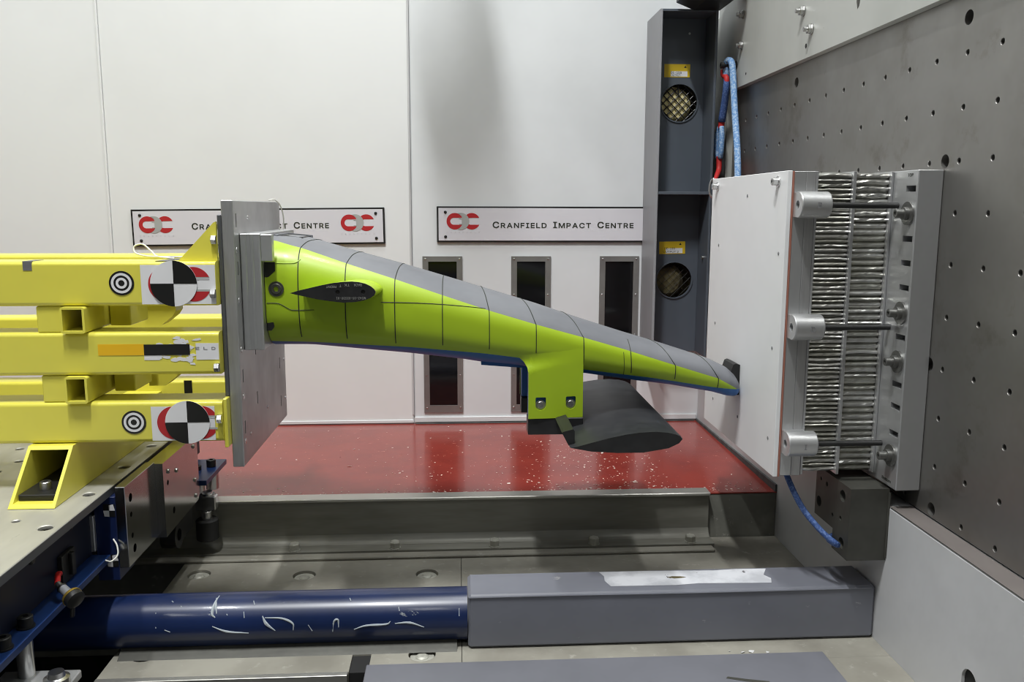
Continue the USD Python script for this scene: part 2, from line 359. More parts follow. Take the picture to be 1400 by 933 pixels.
for y, z, s in ((2.782, 1.504, 1), (2.777, 1.410, 1), (2.286, 1.408, 1.1), (2.227, 1.351, 1.1)):
    part(wr, 'stud_bolt', cat(washer((.8965, y, z), (-1, 0, 0), .0125*s, .006, .003), hexbolt((.894, y, z), (-1, 0, 0), .0105*s, .010), cyl((.887, y, z), (.875, y, z), .0055*s, 12)), 'bolt_steel', 30)
part(wr, 'scuff_mark', ext_yz(Polygon([(1.982, 1.40), (1.978, 1.36), (1.972, 1.345), (1.965, 1.35), (1.960, 1.37), (1.963, 1.42), (1.97, 1.45), (1.98, 1.43)]), .8968, .0004), 'dark_steel')
part(wr, 'tapped_hole_disc', cyl((.8972, 2.259, 1.316), (.8963, 2.259, 1.316), .006, 12), 'hole_shade_black')  # flat black discs, the shade of the holes painted on
part(wr, 'tapped_hole_disc', cyl((.8972, 2.730, 1.317), (.8963, 2.730, 1.317), .004, 12), 'hole_shade_black')

# unseen rest of the hall, out of view; its greys set the bounced light
ls = thing('unseen_wall_left', 'unseen grey far wall of the hall, pale so the wall plate reflects it', None, (-7, -2, 0), kind='structure')
part(ls, 'panel', box(-7.1, -7, -8, BACK, -.35, 5.2), 'hall_bounce_paint')
ws_ = thing('unseen_wall_front', 'unseen dark grey wall behind the camera', None, (-2, -8, 0), kind='structure')
part(ws_, 'panel', box(-7, 1.3, -8.1, -8, -.35, 5.2), 'hall_paint')
ce = thing('ceiling', 'unseen dark grey hall ceiling', None, (-2, -2, 5.2), kind='structure')
part(ce, 'panel', box(-7.1, 1.3, -8.1, BACK+.1, 5.2, 5.3), 'hall_paint')

# perforated mounting plate
pw = thing('wall_plate', 'large brown-grey steel mounting plate with a grid of tapped holes', 'steel plate', (.94, 1.9, .302))
plate = box(.917, .958, .2, 2.900, .3025, 1.287, .003)
holes, big = [], []
ys = [1.457 + .1012*k for k in range(-9, 14)]
zs = [1.180, 1.084, .988, .893, .797, .698, .598, .502, .406, .322]
for z in zs:
    for y in ys:
        if y < 1.0 or y > 2.80: continue
        holes.append(cyl((.90, y, z), (.949, y, z), .0055, 12, .001))
        holes.append(lathe((.9165, y, z), (1, 0, 0), [(0, .0068), (.0014, .0055)], 12))
for y, z in ((2.362, 1.239), (1.562, 1.241), (1.604, .989), (1.558, .32), (1.16, 1.10), (1.604, .60)):
    big.append(cyl((.90, y, z), (.953, y, z), .0135, 20, .001))
part(pw, 'plate', cut(plate, *holes, *big), 'plate_steel', 20)
for k, (y, z) in enumerate(((1.45, .893), (1.353, .698))):
    pass

# ================================================================== COLUMN
co = thing('steel_column', 'blue-grey steel H-section column in the corner with two round openings', 'column', (.74, 2.95, .40))
web = box(.658, .832, 2.966, 2.976, .40, 1.533, .001)
OPEN = [(.748, 1.254), (.749, .653)]
part(co, 'web', cut(web, *[cyl((x, 2.9, z), (x, 3.0, z), .0625, 40, 0.0005) for x, z in OPEN]), 'column_paint', 20)
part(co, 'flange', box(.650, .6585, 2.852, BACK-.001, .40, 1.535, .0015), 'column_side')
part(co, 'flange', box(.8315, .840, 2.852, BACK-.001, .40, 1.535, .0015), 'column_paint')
part(co, 'stiffener', box(.6587, .8313, 2.856, 2.9655, .946, .956, .001), 'column_paint')
part(co, 'back_plate', box(.6587, .8313, BACK-.0055, BACK-.0015, .40, 1.535, 0), 'insulation_dark')
part(co, 'top_cap', box(.6587, .8313, 2.856, 3.03, 1.527, 1.535, .001), 'column_paint')
for i, (x, z) in enumerate(OPEN):
    part(co, 'opening_rim', pipe((x, 2.9662, z), (0, -1, 0), .004, .0655, .0615, 40), 'column_paint', 30)
    part(co, 'insulation', cat(lathe((x - (.012 if i == 0 else .02), 3.043, z - .004), (0, -1, 0), [(0, .060), (.045, .060), (.060, .045)], 32)), 'insulation_foam' if i == 0 else 'insulation_dark', 30)
    bars = []
    for s in (-1, 1):
        d = np.array([math.cos(s*math.pi/4), 0, math.sin(s*math.pi/4)]); nrm = np.array([-d[2], 0, d[0]])
        for q in np.arange(-3, 4)*.0185:
            if abs(q) >= .060: continue
            L = math.sqrt(.0625**2 - q*q); c = np.array([x, 2.978 + s*.0008, z]) + nrm*q
            bars.append(cyl(c - d*L, c + d*L, .0018 if i == 0 else .0007, 6, 0))
    part(co, 'wire_mesh', cat(*bars), 'black_oxide', label='black diamond wire mesh' if i == 0 else 'fine diamond wire mesh')
    part(co, 'hanging_tie', cyl((x - .003, 2.972, z + .062), (x - .002, 2.974, z + .020), .0022, 8), 'black_oxide') if i == 0 else None
part(co, 'screw', capscrew((.8310, 2.90, .735), (-1, 0, 0), .006, .006), 'bolt_steel', 30)
part(co, 'screw', hexbolt((.776, 2.9658, 1.48), (0, -1, 0), .004, .003), 'bolt_steel')

def col_label(x0, x1, z0, z1, rot, lines):
    L = part(co, 'paper_label', ext_xz(affinity.rotate(sbox(x0, z0, x1, z1), rot), 2.9658, .0006), 'label_yellow', label='yellow instrument label')
    w = x1-x0; h = z1-z0
    part(L, 'white_field', ext_xz(affinity.rotate(sbox(x0+.25*w, z0+.06*h, x0+.9*w, z0+.46*h), rot), 2.9651, .0004), 'sticker_white')
    ts = []
    for (s, fx, fz, fw) in lines:
        t = text_poly_mesh(s, h*.16, w*fw, .0003); t.apply_transform(XZ); t.apply_translation((x0+fx*w, 2.9646, z0+fz*h)); ts.append(t)
    part(L, 'writing', cat(*ts), 'ink')
    part(L, 'symbol', ext_xz(Polygon([(x0+.76*w, z0+.72*h), (x0+.86*w, z0+.72*h), (x0+.81*w, z0+.9*h)]), 2.9651, .0004), 'ink')
col_label(.694, .782, 1.338, 1.381, 0, [('DE-155', .25, .28, .42), ('OUTPUT', .27, .08, .35)])
col_label(.694, .785, .744, .787, .8, [('DE-155', .2, .36, .40), ('OUTPUT 2', .15, .1, .6)])

# dark overhead duct
du = thing('overhead_duct', 'black duct end hanging above the steel column', 'duct', (.78, 2.8, 1.53))
part(du, 'body', ext_xz([(.70, 1.552), (.757, 1.530), (.842, 1.530), (.872, 1.552), (.872, 1.75), (.70, 1.75)], 2.85, .14), 'black_oxide')
part(du, 'bolt', hexbolt((.80, 2.709, 1.58), (0, -1, 0), .008, .006), 'bolt_steel')

ho = thing('unseen_hanging_block', 'unseen block hanging out of view, darkens the wall above the right sign', None, (-.16, 2.2, 2.24), kind='structure')  # out of view, placed to cast the soft shadow on the back wall
part(ho, 'block', ext_xz(Polygon([(-.26, 2.32), (-.23, 2.26), (-.12, 2.25), (-.075, 2.30), (-.075, 2.50), (-.10, 2.62), (-.14, 2.66), (-.19, 2.52), (-.26, 2.42)]), 2.26, .12), 'label_yellow')
part(ho, 'hook', tube([(-.16, 2.2, 2.26), (-.16, 2.2, 2.22), (-.13, 2.2, 2.19), (-.15, 2.2, 2.15), (-.19, 2.2, 2.16), (-.20, 2.2, 2.19)], [.014, .014, .016, .016, .010, .004], 10), 'dark_steel', 40)
for dx in (-.02, .02):
    part(ho, 'wire_rope', cyl((-.13+dx, 2.2, 2.6), (-.13+dx, 2.2, 5.199), .007, 10), 'dark_steel')

# ================================================================== SIGNS
def horseshoe(cx, cz, r, slot, xmax, back=.55):
    c = Point(cx, cz).buffer(r, 32)
    s = unary_union([Point(cx - r*(back-.42), cz).buffer(slot, 12), sbox(cx - r*(back-.42), cz-slot, cx+2*r, cz+slot)])
    return c.difference(s).intersection(sbox(cx-2*r, cz-2*r, xmax, cz+2*r))
def logo(parent, x, z, r, y, yd=.0005):
    """two red horseshoes joined by a grey S-shaped link; x: left edge, z: middle"""
    part(parent, 'logo_shoe', ext_xz(horseshoe(x+r, z, r, r*.42, x+1.92*r), y, yd), 'sticker_red', label='red horseshoe of the emblem')
    part(parent, 'logo_shoe', ext_xz(horseshoe(x+3.08*r, z, r, r*.42, x+4.0*r).intersection(sbox(x+2.45*r, z-2*r, x+5*r, z+2*r)), y, yd), 'sticker_red')
    link = Point(x+1.75*r, z).buffer(1.02*r, 32).difference(Point(x+1.06*r, z).buffer(1.0*r, 32)).union(sbox(x+1.55*r, z-.42*r, x+2.6*r, z+.42*r).difference(sbox(x+1.2*r, z-.3*r, x+1.85*r, z+.3*r)))
    part(parent, 'logo_link', ext_xz(link, y, yd*1.8), 'sticker_silver', label='grey link of the emblem')
    ch = []
    for i, s in enumerate('CRANFIELD'):
        t = text_poly_mesh(s, r*.18, None, .0003); t.apply_transform(XZ); t.apply_translation((x + i*r*.49, y, z-1.45*r)); ch.append(t)
    part(parent, 'logo_caption', cat(*ch), 'faint_ink')
def sign(label, x0, x1, z0, z1, logos, tx0, tx1, tz, tilt=0.):
    s = thing('wall_sign', label, 'sign', ((x0+x1)/2, BACK, z0))
    before = set(p.GetPath() for p in stage.GetPrimAtPath(s).GetChildren())
    part(s, 'backing', box(x0, x1, BACK-.008, BACK-.0002, z0, z1, .001), 'black_paint')
    part(s, 'board', box(x0+.006, x1-.006, BACK-.0095, BACK-.0082, z0+.006, z1-.006, .0004), 'sign_board')
    for lx in logos: logo(s, lx, (z0+z1)/2 + .011, .0285, BACK-.0097)
    words = []; pen = 0
    for w in ('CRANFIELD', 'IMPACT', 'CENTRE'):
        a = text_poly_mesh(w[0], .0205, None, .0006, True); a.apply_scale((1.3, 1, 1)); a.apply_translation((pen, 0, 0)); words.append(a)
        pen = a.bounds[1][0] + .006
        for ch in w[1:]:
            b = text_poly_mesh(ch, .0165, None, .0006, True); b.apply_scale((1.35, 1, 1)); b.apply_translation((pen, 0, 0)); words.append(b)
            pen = b.bounds[1][0] + .0055
        pen += .019
    total = words[-1].bounds[1][0]
    for w_ in words:
        w_.apply_scale(((tx1-tx0)/total, 1, 1)); w_.apply_transform(XZ); w_.apply_translation((tx0, BACK-.0097, tz))
        part(s, 'letter', w_, 'ink')
    for x in ([x0+.030, x1-.030] if len(logos) > 1 else [x0+.030]):
        for z in (z0+.020, z1-.020):
            part(s, 'screw', lathe((x, BACK-.0096, z), (0, -1, 0), [(0, .0052), (.002, .0050), (.0035, .003)], 14), 'black_oxide', 30)
    if tilt: UsdGeom.Xform(stage.GetPrimAtPath(s)).AddRotateYOp().Set(tilt)
    return s
sign('white name plate with emblems at both ends, partly behind the upright aluminium plate', -1.117, -.257, .771, .897, [-1.092, -.408], -.915, -.449, .828, -.65)
sign('white name plate with one emblem in view, above the three windows', -.077, .86, .781, .906, [-.043], .118, .617, .832)

# ================================================================== WINDOWS
for i, (x0, x1) in enumerate(((-.129, .011), (.184, .325), (.500, .641))):
    w = thing(f'window_{i+1}', ['tall narrow dark window behind the middle of the nose cone', 'tall narrow dark window behind the lime support leg', 'tall narrow dark window nearest the steel column'][i], None, ((x0+x1)/2, BACK, .169), kind='structure')
    z0, z1 = .169, .732
    ring = sbox(x0, z0, x1, z1).difference(sbox(x0+.020, z0+.026, x1-.020, z1-.019))
    part(w, 'frame', ext_xz(ring, BACK, .006), 'frame_steel')
    part(w, 'pane', box(x0+.019, x1-.019, BACK-.0016, BACK-.0002, z0+.025, z1-.018, 0), 'dark_glass')
    for z in (z0+.017, z0+.137, z0+.28, z1-.137, z1-.010):
        for x in (x0+.010, x1-.010):
            part(w, 'screw', lathe((x, BACK-.0061, z), (0, -1, 0), [(0, .0036), (.0012, .0034), (.002, .002)], 10), 'bright_steel', 30)

# ================================================================== RAIL, TUBE, BOX BEAM, PLATE ON THE FLOOR
ra = thing('rail_beam', 'grey steel channel rail along the front of the red floor', 'rail', (0, 2.2, 0))
part(ra, 'top_flange', box(-2.2, .678, 2.2075, 2.252, .1285, .1375, .002), 'lip_steel')
part(ra, 'web', box(-2.2, .678, 2.222, 2.236, .016, .1283, .001), 'rail_steel')
part(ra, 'bottom_flange', ext_xz([( -2.2, 0), (.676, 0), (.678, .004), (.678, .012), (-2.2, .012)], 2.235, .075), 'rail_steel')
fil = Polygon([(2.2215, .0125), (2.2215, .034), (2.216, .022), (2.208, .0155), (2.200, .0125)])
fm = ext(affinity.scale(fil, 1, 1), 2.878); fm.apply_transform(np.array([[0, 0, 1, -2.2], [1, 0, 0, 0], [0, 1, 0, 0], [0, 0, 0, 1.]])); part(ra, 'fillet', fm, 'rail_steel', 40)
part(ra, 'grout_bed', box(-2.2, .672, 2.128, 2.159, 0, .008, .003), 'concrete')
for x in (-.436, -.174, .089, .355, .617):
    part(ra, 'hex_bolt', cat(lathe((x, 2.176, .0122), (0, 0, 1), [(0, .015), (.002, .015)], 20), hexbolt((x, 2.176, .0142), (0, 0, 1), .0138, .017)), 'dull_steel')

tb = thing('blue_tube', 'scratched dark blue steel tube lying on the pit floor', 'tube', (-.4, 1.712, 0))
part(tb, 'tube_wall', pipe((-1.3, 1.712, .0545), (1, 0, 0), 1.312, .054, .046, 48), 'tube_blue', 30)
MK = [[(-.498, 96), (-.502, 119), (-.504, 143), (-.497, 151)], [(-.502, 104), (-.499, 124), (-.495, 143)], [(-.441, 140), (-.439, 153)], [(-.403, 150), (-.395, 166), (-.377, 182)], [(-.398, 154), (-.364, 156), (-.342, 167), (-.341, 182)], [(-.262, 188), (-.259, 165), (-.251, 162), (-.250, 178)], [(-.311, 171), (-.303, 185)], [(-.219, 184), (-.195, 176), (-.154, 174), (-.145, 168)], [(-.136, 173), (-.106, 172), (-.077, 183)], [(-.005, 144), (-.005, 161)], [(-.616, 137), (-.613, 170)], [(-.596, 174), (-.585, 179)], [(-.425, 115), (-.421, 126)], [(-.230, 114), (-.227, 122)], [(-.502, 169), (-.473, 181), (-.430, 186)], [(-.129, 138), (-.127, 147)], [(-.569, 124), (-.566, 127)], [(-.590, 110), (-.586, 114)], [(-.475, 144), (-.473, 147)]]
for k, mk in enumerate(MK):
    P = [(x, 1.712 + .0538*math.cos(math.radians(a)), .0545 + .0538*math.sin(math.radians(a))) for x, a in mk]
    part(tb, 'paint_mark', tube(P, [.0010, .0026 if k % 3 else .0036, .0010], 6, 4), 'paint_mark')
part(tb, 'dark_bed_strip', ext_yz([(1.650, .0), (1.774, .0), (1.745, .016), (1.712, .0012), (1.679, .016)], -.01, .68), 'dark_steel')  # dark strip filling the gap beneath the tube

bb = thing('box_beam', 'grey painted square steel box beam with a torn white tape strip on top', 'beam', (.44, 1.712, 0))
part(bb, 'body', box(.013, RIGHT-.001, 1.658, 1.767, .001, .117, .006), 'box_paint')
tape = Polygon([(.299, 1.757), (.306, 1.735), (.304, 1.712), (.312, 1.686), (.45, 1.684), (.50, 1.690), (.655, 1.684), (.662, 1.706), (.652, 1.724), (.668, 1.755), (.60, 1.757), (.55, 1.752), (.40, 1.758)])
part(bb, 'tape_strip', ext_xy(tape, .1171, .0007), 'tape_white', label='torn white adhesive tape')
part(bb, 'tape_tear', ext_xy(Polygon([(.440, 1.722), (.452, 1.727), (.470, 1.726), (.482, 1.721), (.470, 1.717), (.455, 1.716)]), .11785, .0002), 'insulation_dark')
part(bb, 'weld_bead', tube([(.015, 1.658, .113), (.2, 1.6575, .1135), (.5, 1.657, .1125), (.86, 1.6575, .113)], .0022, 6), 'box_paint', 40)

gp = thing('steel_plate', 'flat grey painted steel plate on the floor in the foreground', 'steel plate', (.27, 1.3, 0))
part(gp, 'plate', box(-.188, .733, .9, 1.592, .0004, .010, .0015), 'floor_plate_paint')
part(gp, 'scuff_mark', ext_xy(Polygon([(.51, 1.508), (.545, 1.497), (.585, 1.487), (.58, 1.481), (.54, 1.489), (.505, 1.502)]), .0101, .0003), 'dark_steel')

# ================================================================== STEEL STUB BLOCK
sb = thing('steel_block', 'dark rusty steel block with round holes below the crush barrier', 'block', (.83, 1.7, .185))
blk = ext_xz([(.79, .185), (.8718, .185), (.8718, .338), (.79, .338)], 1.80, .168)
notch = box(.7, .95, 1.705, 1.9, .10, .228, 0)
hol = [cyl((.78, y, z), (.81, y, z), r, 18, .0005) for y, z, r in ((1.668, .312, .013), (1.662, .212, .012), (1.78, .262, .012), (1.745, .312, .005), (1.71, .255, .005), (1.672, .262, .005), (1.775, .315, .004))]
part(sb, 'body', cut(blk, notch, *hol), 'dark_steel', 20)
part(sb, 'weld_bead', tube([(.8718, 1.633, .19), (.8712, 1.632, .22), (.8718, 1.633, .26), (.8712, 1.632, .33)], .004, 6), 'dark_steel', 40)

# ================================================================== CRUSH BARRIER
cb = thing('crush_barrier', 'white faced impact barrier of crushed aluminium honeycomb bolted to the wall plate', 'impact barrier', (.78, 1.95, .345))
Z0, Z1, YN, YF = .349, .974, 1.695, 2.205
part(cb, 'face_board', box(.6500, .6595, YN-.001, YF, Z0-.002, Z1+.001, .0008), 'white_board', label='white painted face board')
part(cb, 'board_edge', box(.6598, .6640, YN-.0005, YF, Z0-.002, Z1, .0004), 'board_edge', label='thin red-brown edge of the face board')
part(cb, 'front_plate', box(.6643, .688, YN, YF, Z0, Z1, .001), 'aluminium')
part(cb, 'front_plate', box(.6882, .708, YN, YF, Z0, Z1, .001), 'brushed_aluminium')
part(cb, 'skin_plate', box(.7085, .713, YN, YF, Z0+.002, Z1, .0005), 'aluminium')
part(cb, 'skin_plate', box(.7845, .7905, YN, YF, Z0+.001, Z1, .0005), 'aluminium')
part(cb, 'skin_plate', box(.8620, .8665, YN, YF, Z0+.004, Z1, .0005), 'aluminium')
part(cb, 'honeycomb_core', box(.7133, .7843, 1.712, YF-.004, Z0+.006, Z1-.003, 0), 'foil_dark')
part(cb, 'honeycomb_core', box(.7907, .8618, 1.712, YF-.004, Z0+.006, Z1-.003, 0), 'foil_dark')
def foil_rows(x0, x1, n, crumple, seed):
    rng = np.random.default_rng(seed)
    edges = Z0 + .006 + (Z1 - .003 - Z0 - .006)*(np.arange(n+1)/n) + np.r_[0, rng.normal(0, .0008, n-1), 0]
    for k in range(n):
        za, zb = edges[k]+.0003, edges[k+1]-.0003
        nx, nz = 11, 5
        xs = np.linspace(x0+.0003, x1-.0003, nx); ts = np.linspace(0, 1, nz)
        bulge = rng.uniform(.0045, .007); ph = rng.uniform(0, 6); amp = crumple*(3.5 if (rng.random() < .1 or (n < 60 and k > n-9)) else 1)
        skew = rng.normal(0, .0008)
        Vv, Ff = [], []
        for i, x in enumerate(xs):
            for j, t in enumerate(ts):
                b = bulge*math.sin(math.pi*t)**.7 if 0 < t < 1 else 0
                w = amp*(rng.normal() if 0 < j < nz-1 else .3*rng.normal())
                zz = za + (zb-za)*t + amp*.7*math.sin(i*.8+ph)*math.sin(math.pi*t) + skew*math.sin(math.pi*i/(nx-1))
                Vv.append((x, min(1.7118, 1.709 - b - abs(w)), zz))
        for i in range(nx-1):
            for j in range(nz-1):
                a, b_, c, d = i*nz+j, (i+1)*nz+j, (i+1)*nz+j+1, i*nz+j+1
                Ff += [(a, b_, c), (a, c, d)]
        base = len(Vv)
        Vv += [(v[0], 1.7119, v[2]) for v in Vv[:base]]
        for i in range(nx-1):
            for (j, s) in ((0, 1), (nz-1, -1)):
                a, b_ = i*nz+j, (i+1)*nz+j
                q = [(a, base+a, base+b_), (a, base+b_, b_)]
                Ff += q if s == 1 else [t[::-1] for t in q]
        part(cb, 'foil_strip', tm(Vv, Ff), 'foil' if rng.random() < .62 else 'foil_dark')
foil_rows(.7133, .7843, 66, .00028, 3)
foil_rows(.7907, .8618, 50, .00028, 4)
# back plate with slots, facing the sled
bp = box(.867, .9165, 1.603, YF+.06, Z0-.006, Z1, .0015)
slot_z = [.939, .843, .796, .748, .650, .555, .510, .455]
cuts = [box(.85, .93, 1.609, 1.645, z-.0058, z+.0058, 0) for z in slot_z]
part(cb, 'slotted_plate', cut(bp, *cuts), 'aluminium', 20)
for z in (.892, .698, .601, .409):
    part(cb, 'washer', washer((.8669, 1.630, z), (-1, 0, 0), .0225, .007, .004, 28), 'washer_steel', 30)
    part(cb, 'clamp_bolt', cat(lathe((.8629, 1.630, z), (-1, 0, 0), [(0, .0125), (.008, .0125), (.0085, .009), (.010, .009)], 20), capscrew((.8529, 1.630, z), (-1, 0, 0), .0085, .013)), 'washer_steel', 30)
# guide bosses and rods
for i, (z, ch) in enumerate(((.908, 'B'), (.665, 'D'), (.424, 'I'))):
    prof = [(0, .0245), (.002, .026), (.058, .026), (.060, .0245)]
    body = cat(lathe((.664, 1.672, z), (1, 0, 0), prof, 36))
    lug = box(.664, .7085, 1.674, 1.6945, z-.0245, z+.0245, .001)
    bm = cut(join(body, lug), cyl((.65, 1.672, z), (.690, 1.672, z), .0085, 20, .0005))
    B = part(cb, 'guide_boss', bm, 'aluminium', 30)
    t = text_poly_mesh(ch, .011, None, .0004); t.apply_transform(XZ); t.apply_translation((.694, 1.6457, z-.006)); part(B, 'stamped_letter', t, 'grey_ink')
    part(cb, 'guide_rod', cyl((.722, 1.672, z-.001), (.8669, 1.672, z-.001), .0058, 16), 'rod_black', 30, label='black threaded guide rod')
    b2 = lathe((.664, 2.228, z), (1, 0, 0), prof, 30)
    part(cb, 'guide_boss', cut(join(b2, box(.664, .7085, 2.2055, 2.226, z-.0245, z+.0245, .001)), cyl((.65, 2.228, z), (.690, 2.228, z), .0085, 16, .0005)), 'aluminium', 30)
for y, z in ((1.744, .955), (2.160, .955)):
    part(cb, 'cap_screw', cat(washer((.6498, y, z), (-1, 0, 0), .0115, .005, .002), capscrew((.648, y, z), (-1, 0, 0), .008, .012)), 'bright_steel', 30)
for y, z in ((1.931, .929), (1.724, .810), (2.133, .810), (2.138, .612), (1.734, .613), (2.131, .417), (1.934, .417), (1.733, .42)):
    part(cb, 'board_screw', lathe((.6499, y, z), (-1, 0, 0), [(0, .0038), (.0006, .0036), (.0010, .002)], 12), 'grey_ink', 30)
def text_yz(s, h, y, z, x, width=None, rot=0.):
    t = text_poly_mesh(s, h, width, .0004)
    if rot: t.apply_transform(trimesh.transformations.rotation_matrix(rot, (0, 0, 1)))
    t.apply_transform(YZ); t.apply_translation((x, y, z)); return t
part(cb, 'plate_marking', cat(text_yz('TOP', .006, 1.642, .962, .8669, .020)), 'ink')
part(cb, 'plate_marking', cat(text_yz('Bottom', .006, 1.660, .352, .8669, .036)), 'ink')

# ================================================================== ROPES
hk = thing('hook_bolt', 'black bolt in the right wall carrying the rope sling', 'bolt', (.87, 2.85, 1.36))
part(hk, 'shank', cyl((.8968, 2.83, 1.357), (.856, 2.83, 1.357), .0062, 12), 'black_oxide', 30)
part(hk, 'head', capscrew((.857, 2.83, 1.357), (-1, 0, 0), .010, .012), 'black_oxide', 30)
part(hk, 'washer', washer((.8967, 2.83, 1.357), (-1, 0, 0), .014, .0063, .003), 'black_oxide', 30)
rp = thing('rope_sling', 'blue braided rope sling with red whipping hanging on the wall', 'rope', (.868, 2.84, 1.0))
part(rp, 'rope', tube([(.868, 2.84, 1.325), (.866, 2.836, 1.358), (.868, 2.826, 1.3715), (.874, 2.806, 1.362), (.876, 2.793, 1.32), (.876, 2.762, 1.211), (.875, 2.715, 1.08), (.872, 2.689, .99), (.873, 2.68, .96)], .0105, 12), 'rope_blue', True, label='light blue braided rope')
part(rp, 'rope', tube([(.870, 2.846, 1.34), (.866, 2.826, 1.298), (.868, 2.845, 1.245), (.868, 2.868, 1.185)], [.008, .0105, .0115, .012], 12), 'rope_navy', True, label='navy braided rope')
part(rp, 'red_whipping', tube([(.863, 2.857, 1.345), (.862, 2.850, 1.33), (.866, 2.828, 1.318), (.866, 2.826, 1.297)], .0088, 12), 'rope_red', 40)
part(rp, 'red_whipping', tube([(.868, 2.868, 1.193), (.868, 2.874, 1.165)], .0105, 12), 'rope_red', 40)
part(rp, 'rope', tube([(.866, 2.882, 1.168), (.862, 2.892, 1.14), (.862, 2.893, 1.09), (.866, 2.886, 1.066)], [.008, .0095, .0095, .008], 12), 'rope_blue', True)
part(rp, 'rope', tube([(.868, 2.868, 1.168), (.868, 2.862, 1.14), (.868, 2.863, 1.09), (.868, 2.872, 1.066)], [.008, .0095, .0095, .008], 12), 'rope_blue', True)
part(rp, 'red_whipping', tube([(.867, 2.880, 1.072), (.866, 2.874, 1.03), (.853, 2.850, 1.01), (.838, 2.820, .990)], [.0095, .009, .008, .006], 12), 'rope_red', 40)
an = np.linspace(0, 2*math.pi, 21)
part(rp, 'carabiner', tube([(.832 + .011*math.cos(a), 2.815 - .004*math.cos(a), .966 + .030*math.sin(a)) for a in an], .0036, 8, 2), 'bright_steel', 40)
solo('tether_rope', tube([(.700, 1.760, .340), (.701, 1.748, .333), (.706, 1.715, .305), (.722, 1.69, .27), (.75, 1.66, .235), (.775, 1.645, .215), (.785, 1.71, .205), (.86, 1.75, .205)], .0062, 10), 'rope_navy', 'dark blue braided rope sagging beneath the crush barrier to the steel block', 'rope', True)

# ================================================================== NOSE CONE
YC = 1.945
xs_w = [-.42, -.2, 0, .2, .4, .55, .62, .645, .655, .660]; ws = [.160, .155, .142, .124, .098, .074, .057, .044, .032, .018]
TOP = [(-.43, .842), (-.405, .842), (-.348, .838), (-.236, .805), (-.131, .776), (-.03, .746), (.069, .716), (.174, .684), (.274, .650), (.378, .617), (.476, .588), (.575, .556), (.625, .535), (.645, .520), (.655, .508), (.660, .498)]
KEEL = [(-.43, .604), (-.318, .603), (-.11, .582), (.007, .567), (.047, .560), (.11, .553), (.281, .530), (.397, .511), (.481, .499), (.583, .479), (.626, .468), (.645, .466), (.655, .468), (.660, .475)]
GB = [(-.43, .622), (-.265, .616), (-.106, .607), (.051, .592), (.125, .581), (.273, .549), (.424, .527), (.576, .4985), (.641, .4905), (.66, .489)]
GG = [(-.43, .838), (-.387, .832), (-.326, .816), (-.236, .785), (-.135, .752), (-.036, .718), (.064, .684), (.164, .653), (.27, .622), (.361, .594), (.484, .553), (.587, .519), (.630, .498), (.644, .4905), (.66, .4895)]
def I(tab, x): return float(np.interp(x, [a for a, _ in tab], [b for _, b in tab]))
def hw(x): return float(np.interp(x, xs_w, ws))
def expo(x): return float(np.interp(x, [-.42, .2, .55, .66], [3.2, 2.8, 2.3, 2.0]))
def squash(x): return x if x < .58 else .58 + (x-.58)*.0690/.08
def nose_pt(x, z, side=-1, off=0.):
    zt, zk, n = I(TOP, x), I(KEEL, x), expo(x); zc, h = (zt+zk)/2, (zt-zk)/2
    t = min(1., abs((z-zc)/h)); return np.array([squash(x), YC + side*(hw(x)*(1-t**n)**(1/n) + off), z])
XS = sorted(set(np.round(np.concatenate([np.linspace(-.3975, .60, 60), np.linspace(.60, .66, 16)]), 4)))
def section(x, part_name, off=0.):
    zt, zk, n = I(TOP, x), I(KEEL, x), expo(x); zc, h, w = (zt+zk)/2, (zt-zk)/2, hw(x)
    def ang(z):
        t = np.clip((z-zc)/h, -1, 1); s = np.sign(t)*abs(t)**(n/2); return math.asin(np.clip(s, -1, 1))
    ab, ag = ang(I(GB, x)), ang(I(GG, x))
    if ag < ab: ag = ab
    th = {'side': np.linspace(ab, ag, 15), 'top': np.linspace(ag, math.pi-ag, 25), 'belly': np.linspace(-math.pi-ab, ab, 25), 'far': np.linspace(math.pi-ag, math.pi-ab, 15)}[part_name]
    out = []
    for a in th:
        c, s = math.cos(a), math.sin(a)
        out.append((squash(x), YC - np.sign(c)*abs(c)**(2/n)*w, zc + np.sign(s)*abs(s)**(2/n)*h))
    return np.array(out)
def loft(rings, flip=False, cap0=False, cap1=False):
    n = len(rings[0]); Vv = np.vstack(rings); Ff = []
    for k in range(len(rings)-1):
        for i in range(n-1):
            a, b, c, d = k*n+i, (k+1)*n+i, (k+1)*n+i+1, k*n+i+1
            Ff += [(a, b, c), (a, c, d)]
    m = tm(Vv, Ff)
    if flip: m.invert()
    return m
nose = thing('nose_cone', 'lime green and grey racing car nose cone held between the upright plate and the barrier', 'nose cone', (.1, YC, .41))
part(nose, 'side_shell', loft([section(x, 'side') for x in XS]), 'lime_paint', True, label='lime green near side')
part(nose, 'side_shell', loft([section(x, 'far') for x in XS]), 'lime_paint', True)
part(nose, 'belly', loft([section(x, 'belly') for x in XS]), 'blue_gelcoat', True, label='blue underside')
topm = loft([section(x, 'top') for x in XS])
part(nose, 'top_shell', topm, 'grey_primer', True, label='grey upper surface')
ring0 = np.vstack([section(XS[0], s) for s in ('belly', 'side', 'top', 'far')]); ctr = ring0.mean(0)
part(nose, 'belly_panel', ext_xz([(.047, .5575), (.140, .5500), (.140, .560), (.047, .568)], 2.015, .145), 'blue_gelcoat')
part(nose, 'root_bulkhead', tm(np.vstack([ring0, ctr]), [(i, len(ring0), (i+1) % len(ring0)) for i in range(len(ring0))]), 'carbon_black')
ring1 = np.vstack([section(XS[-1], s) for s in ('belly', 'side', 'top', 'far')])
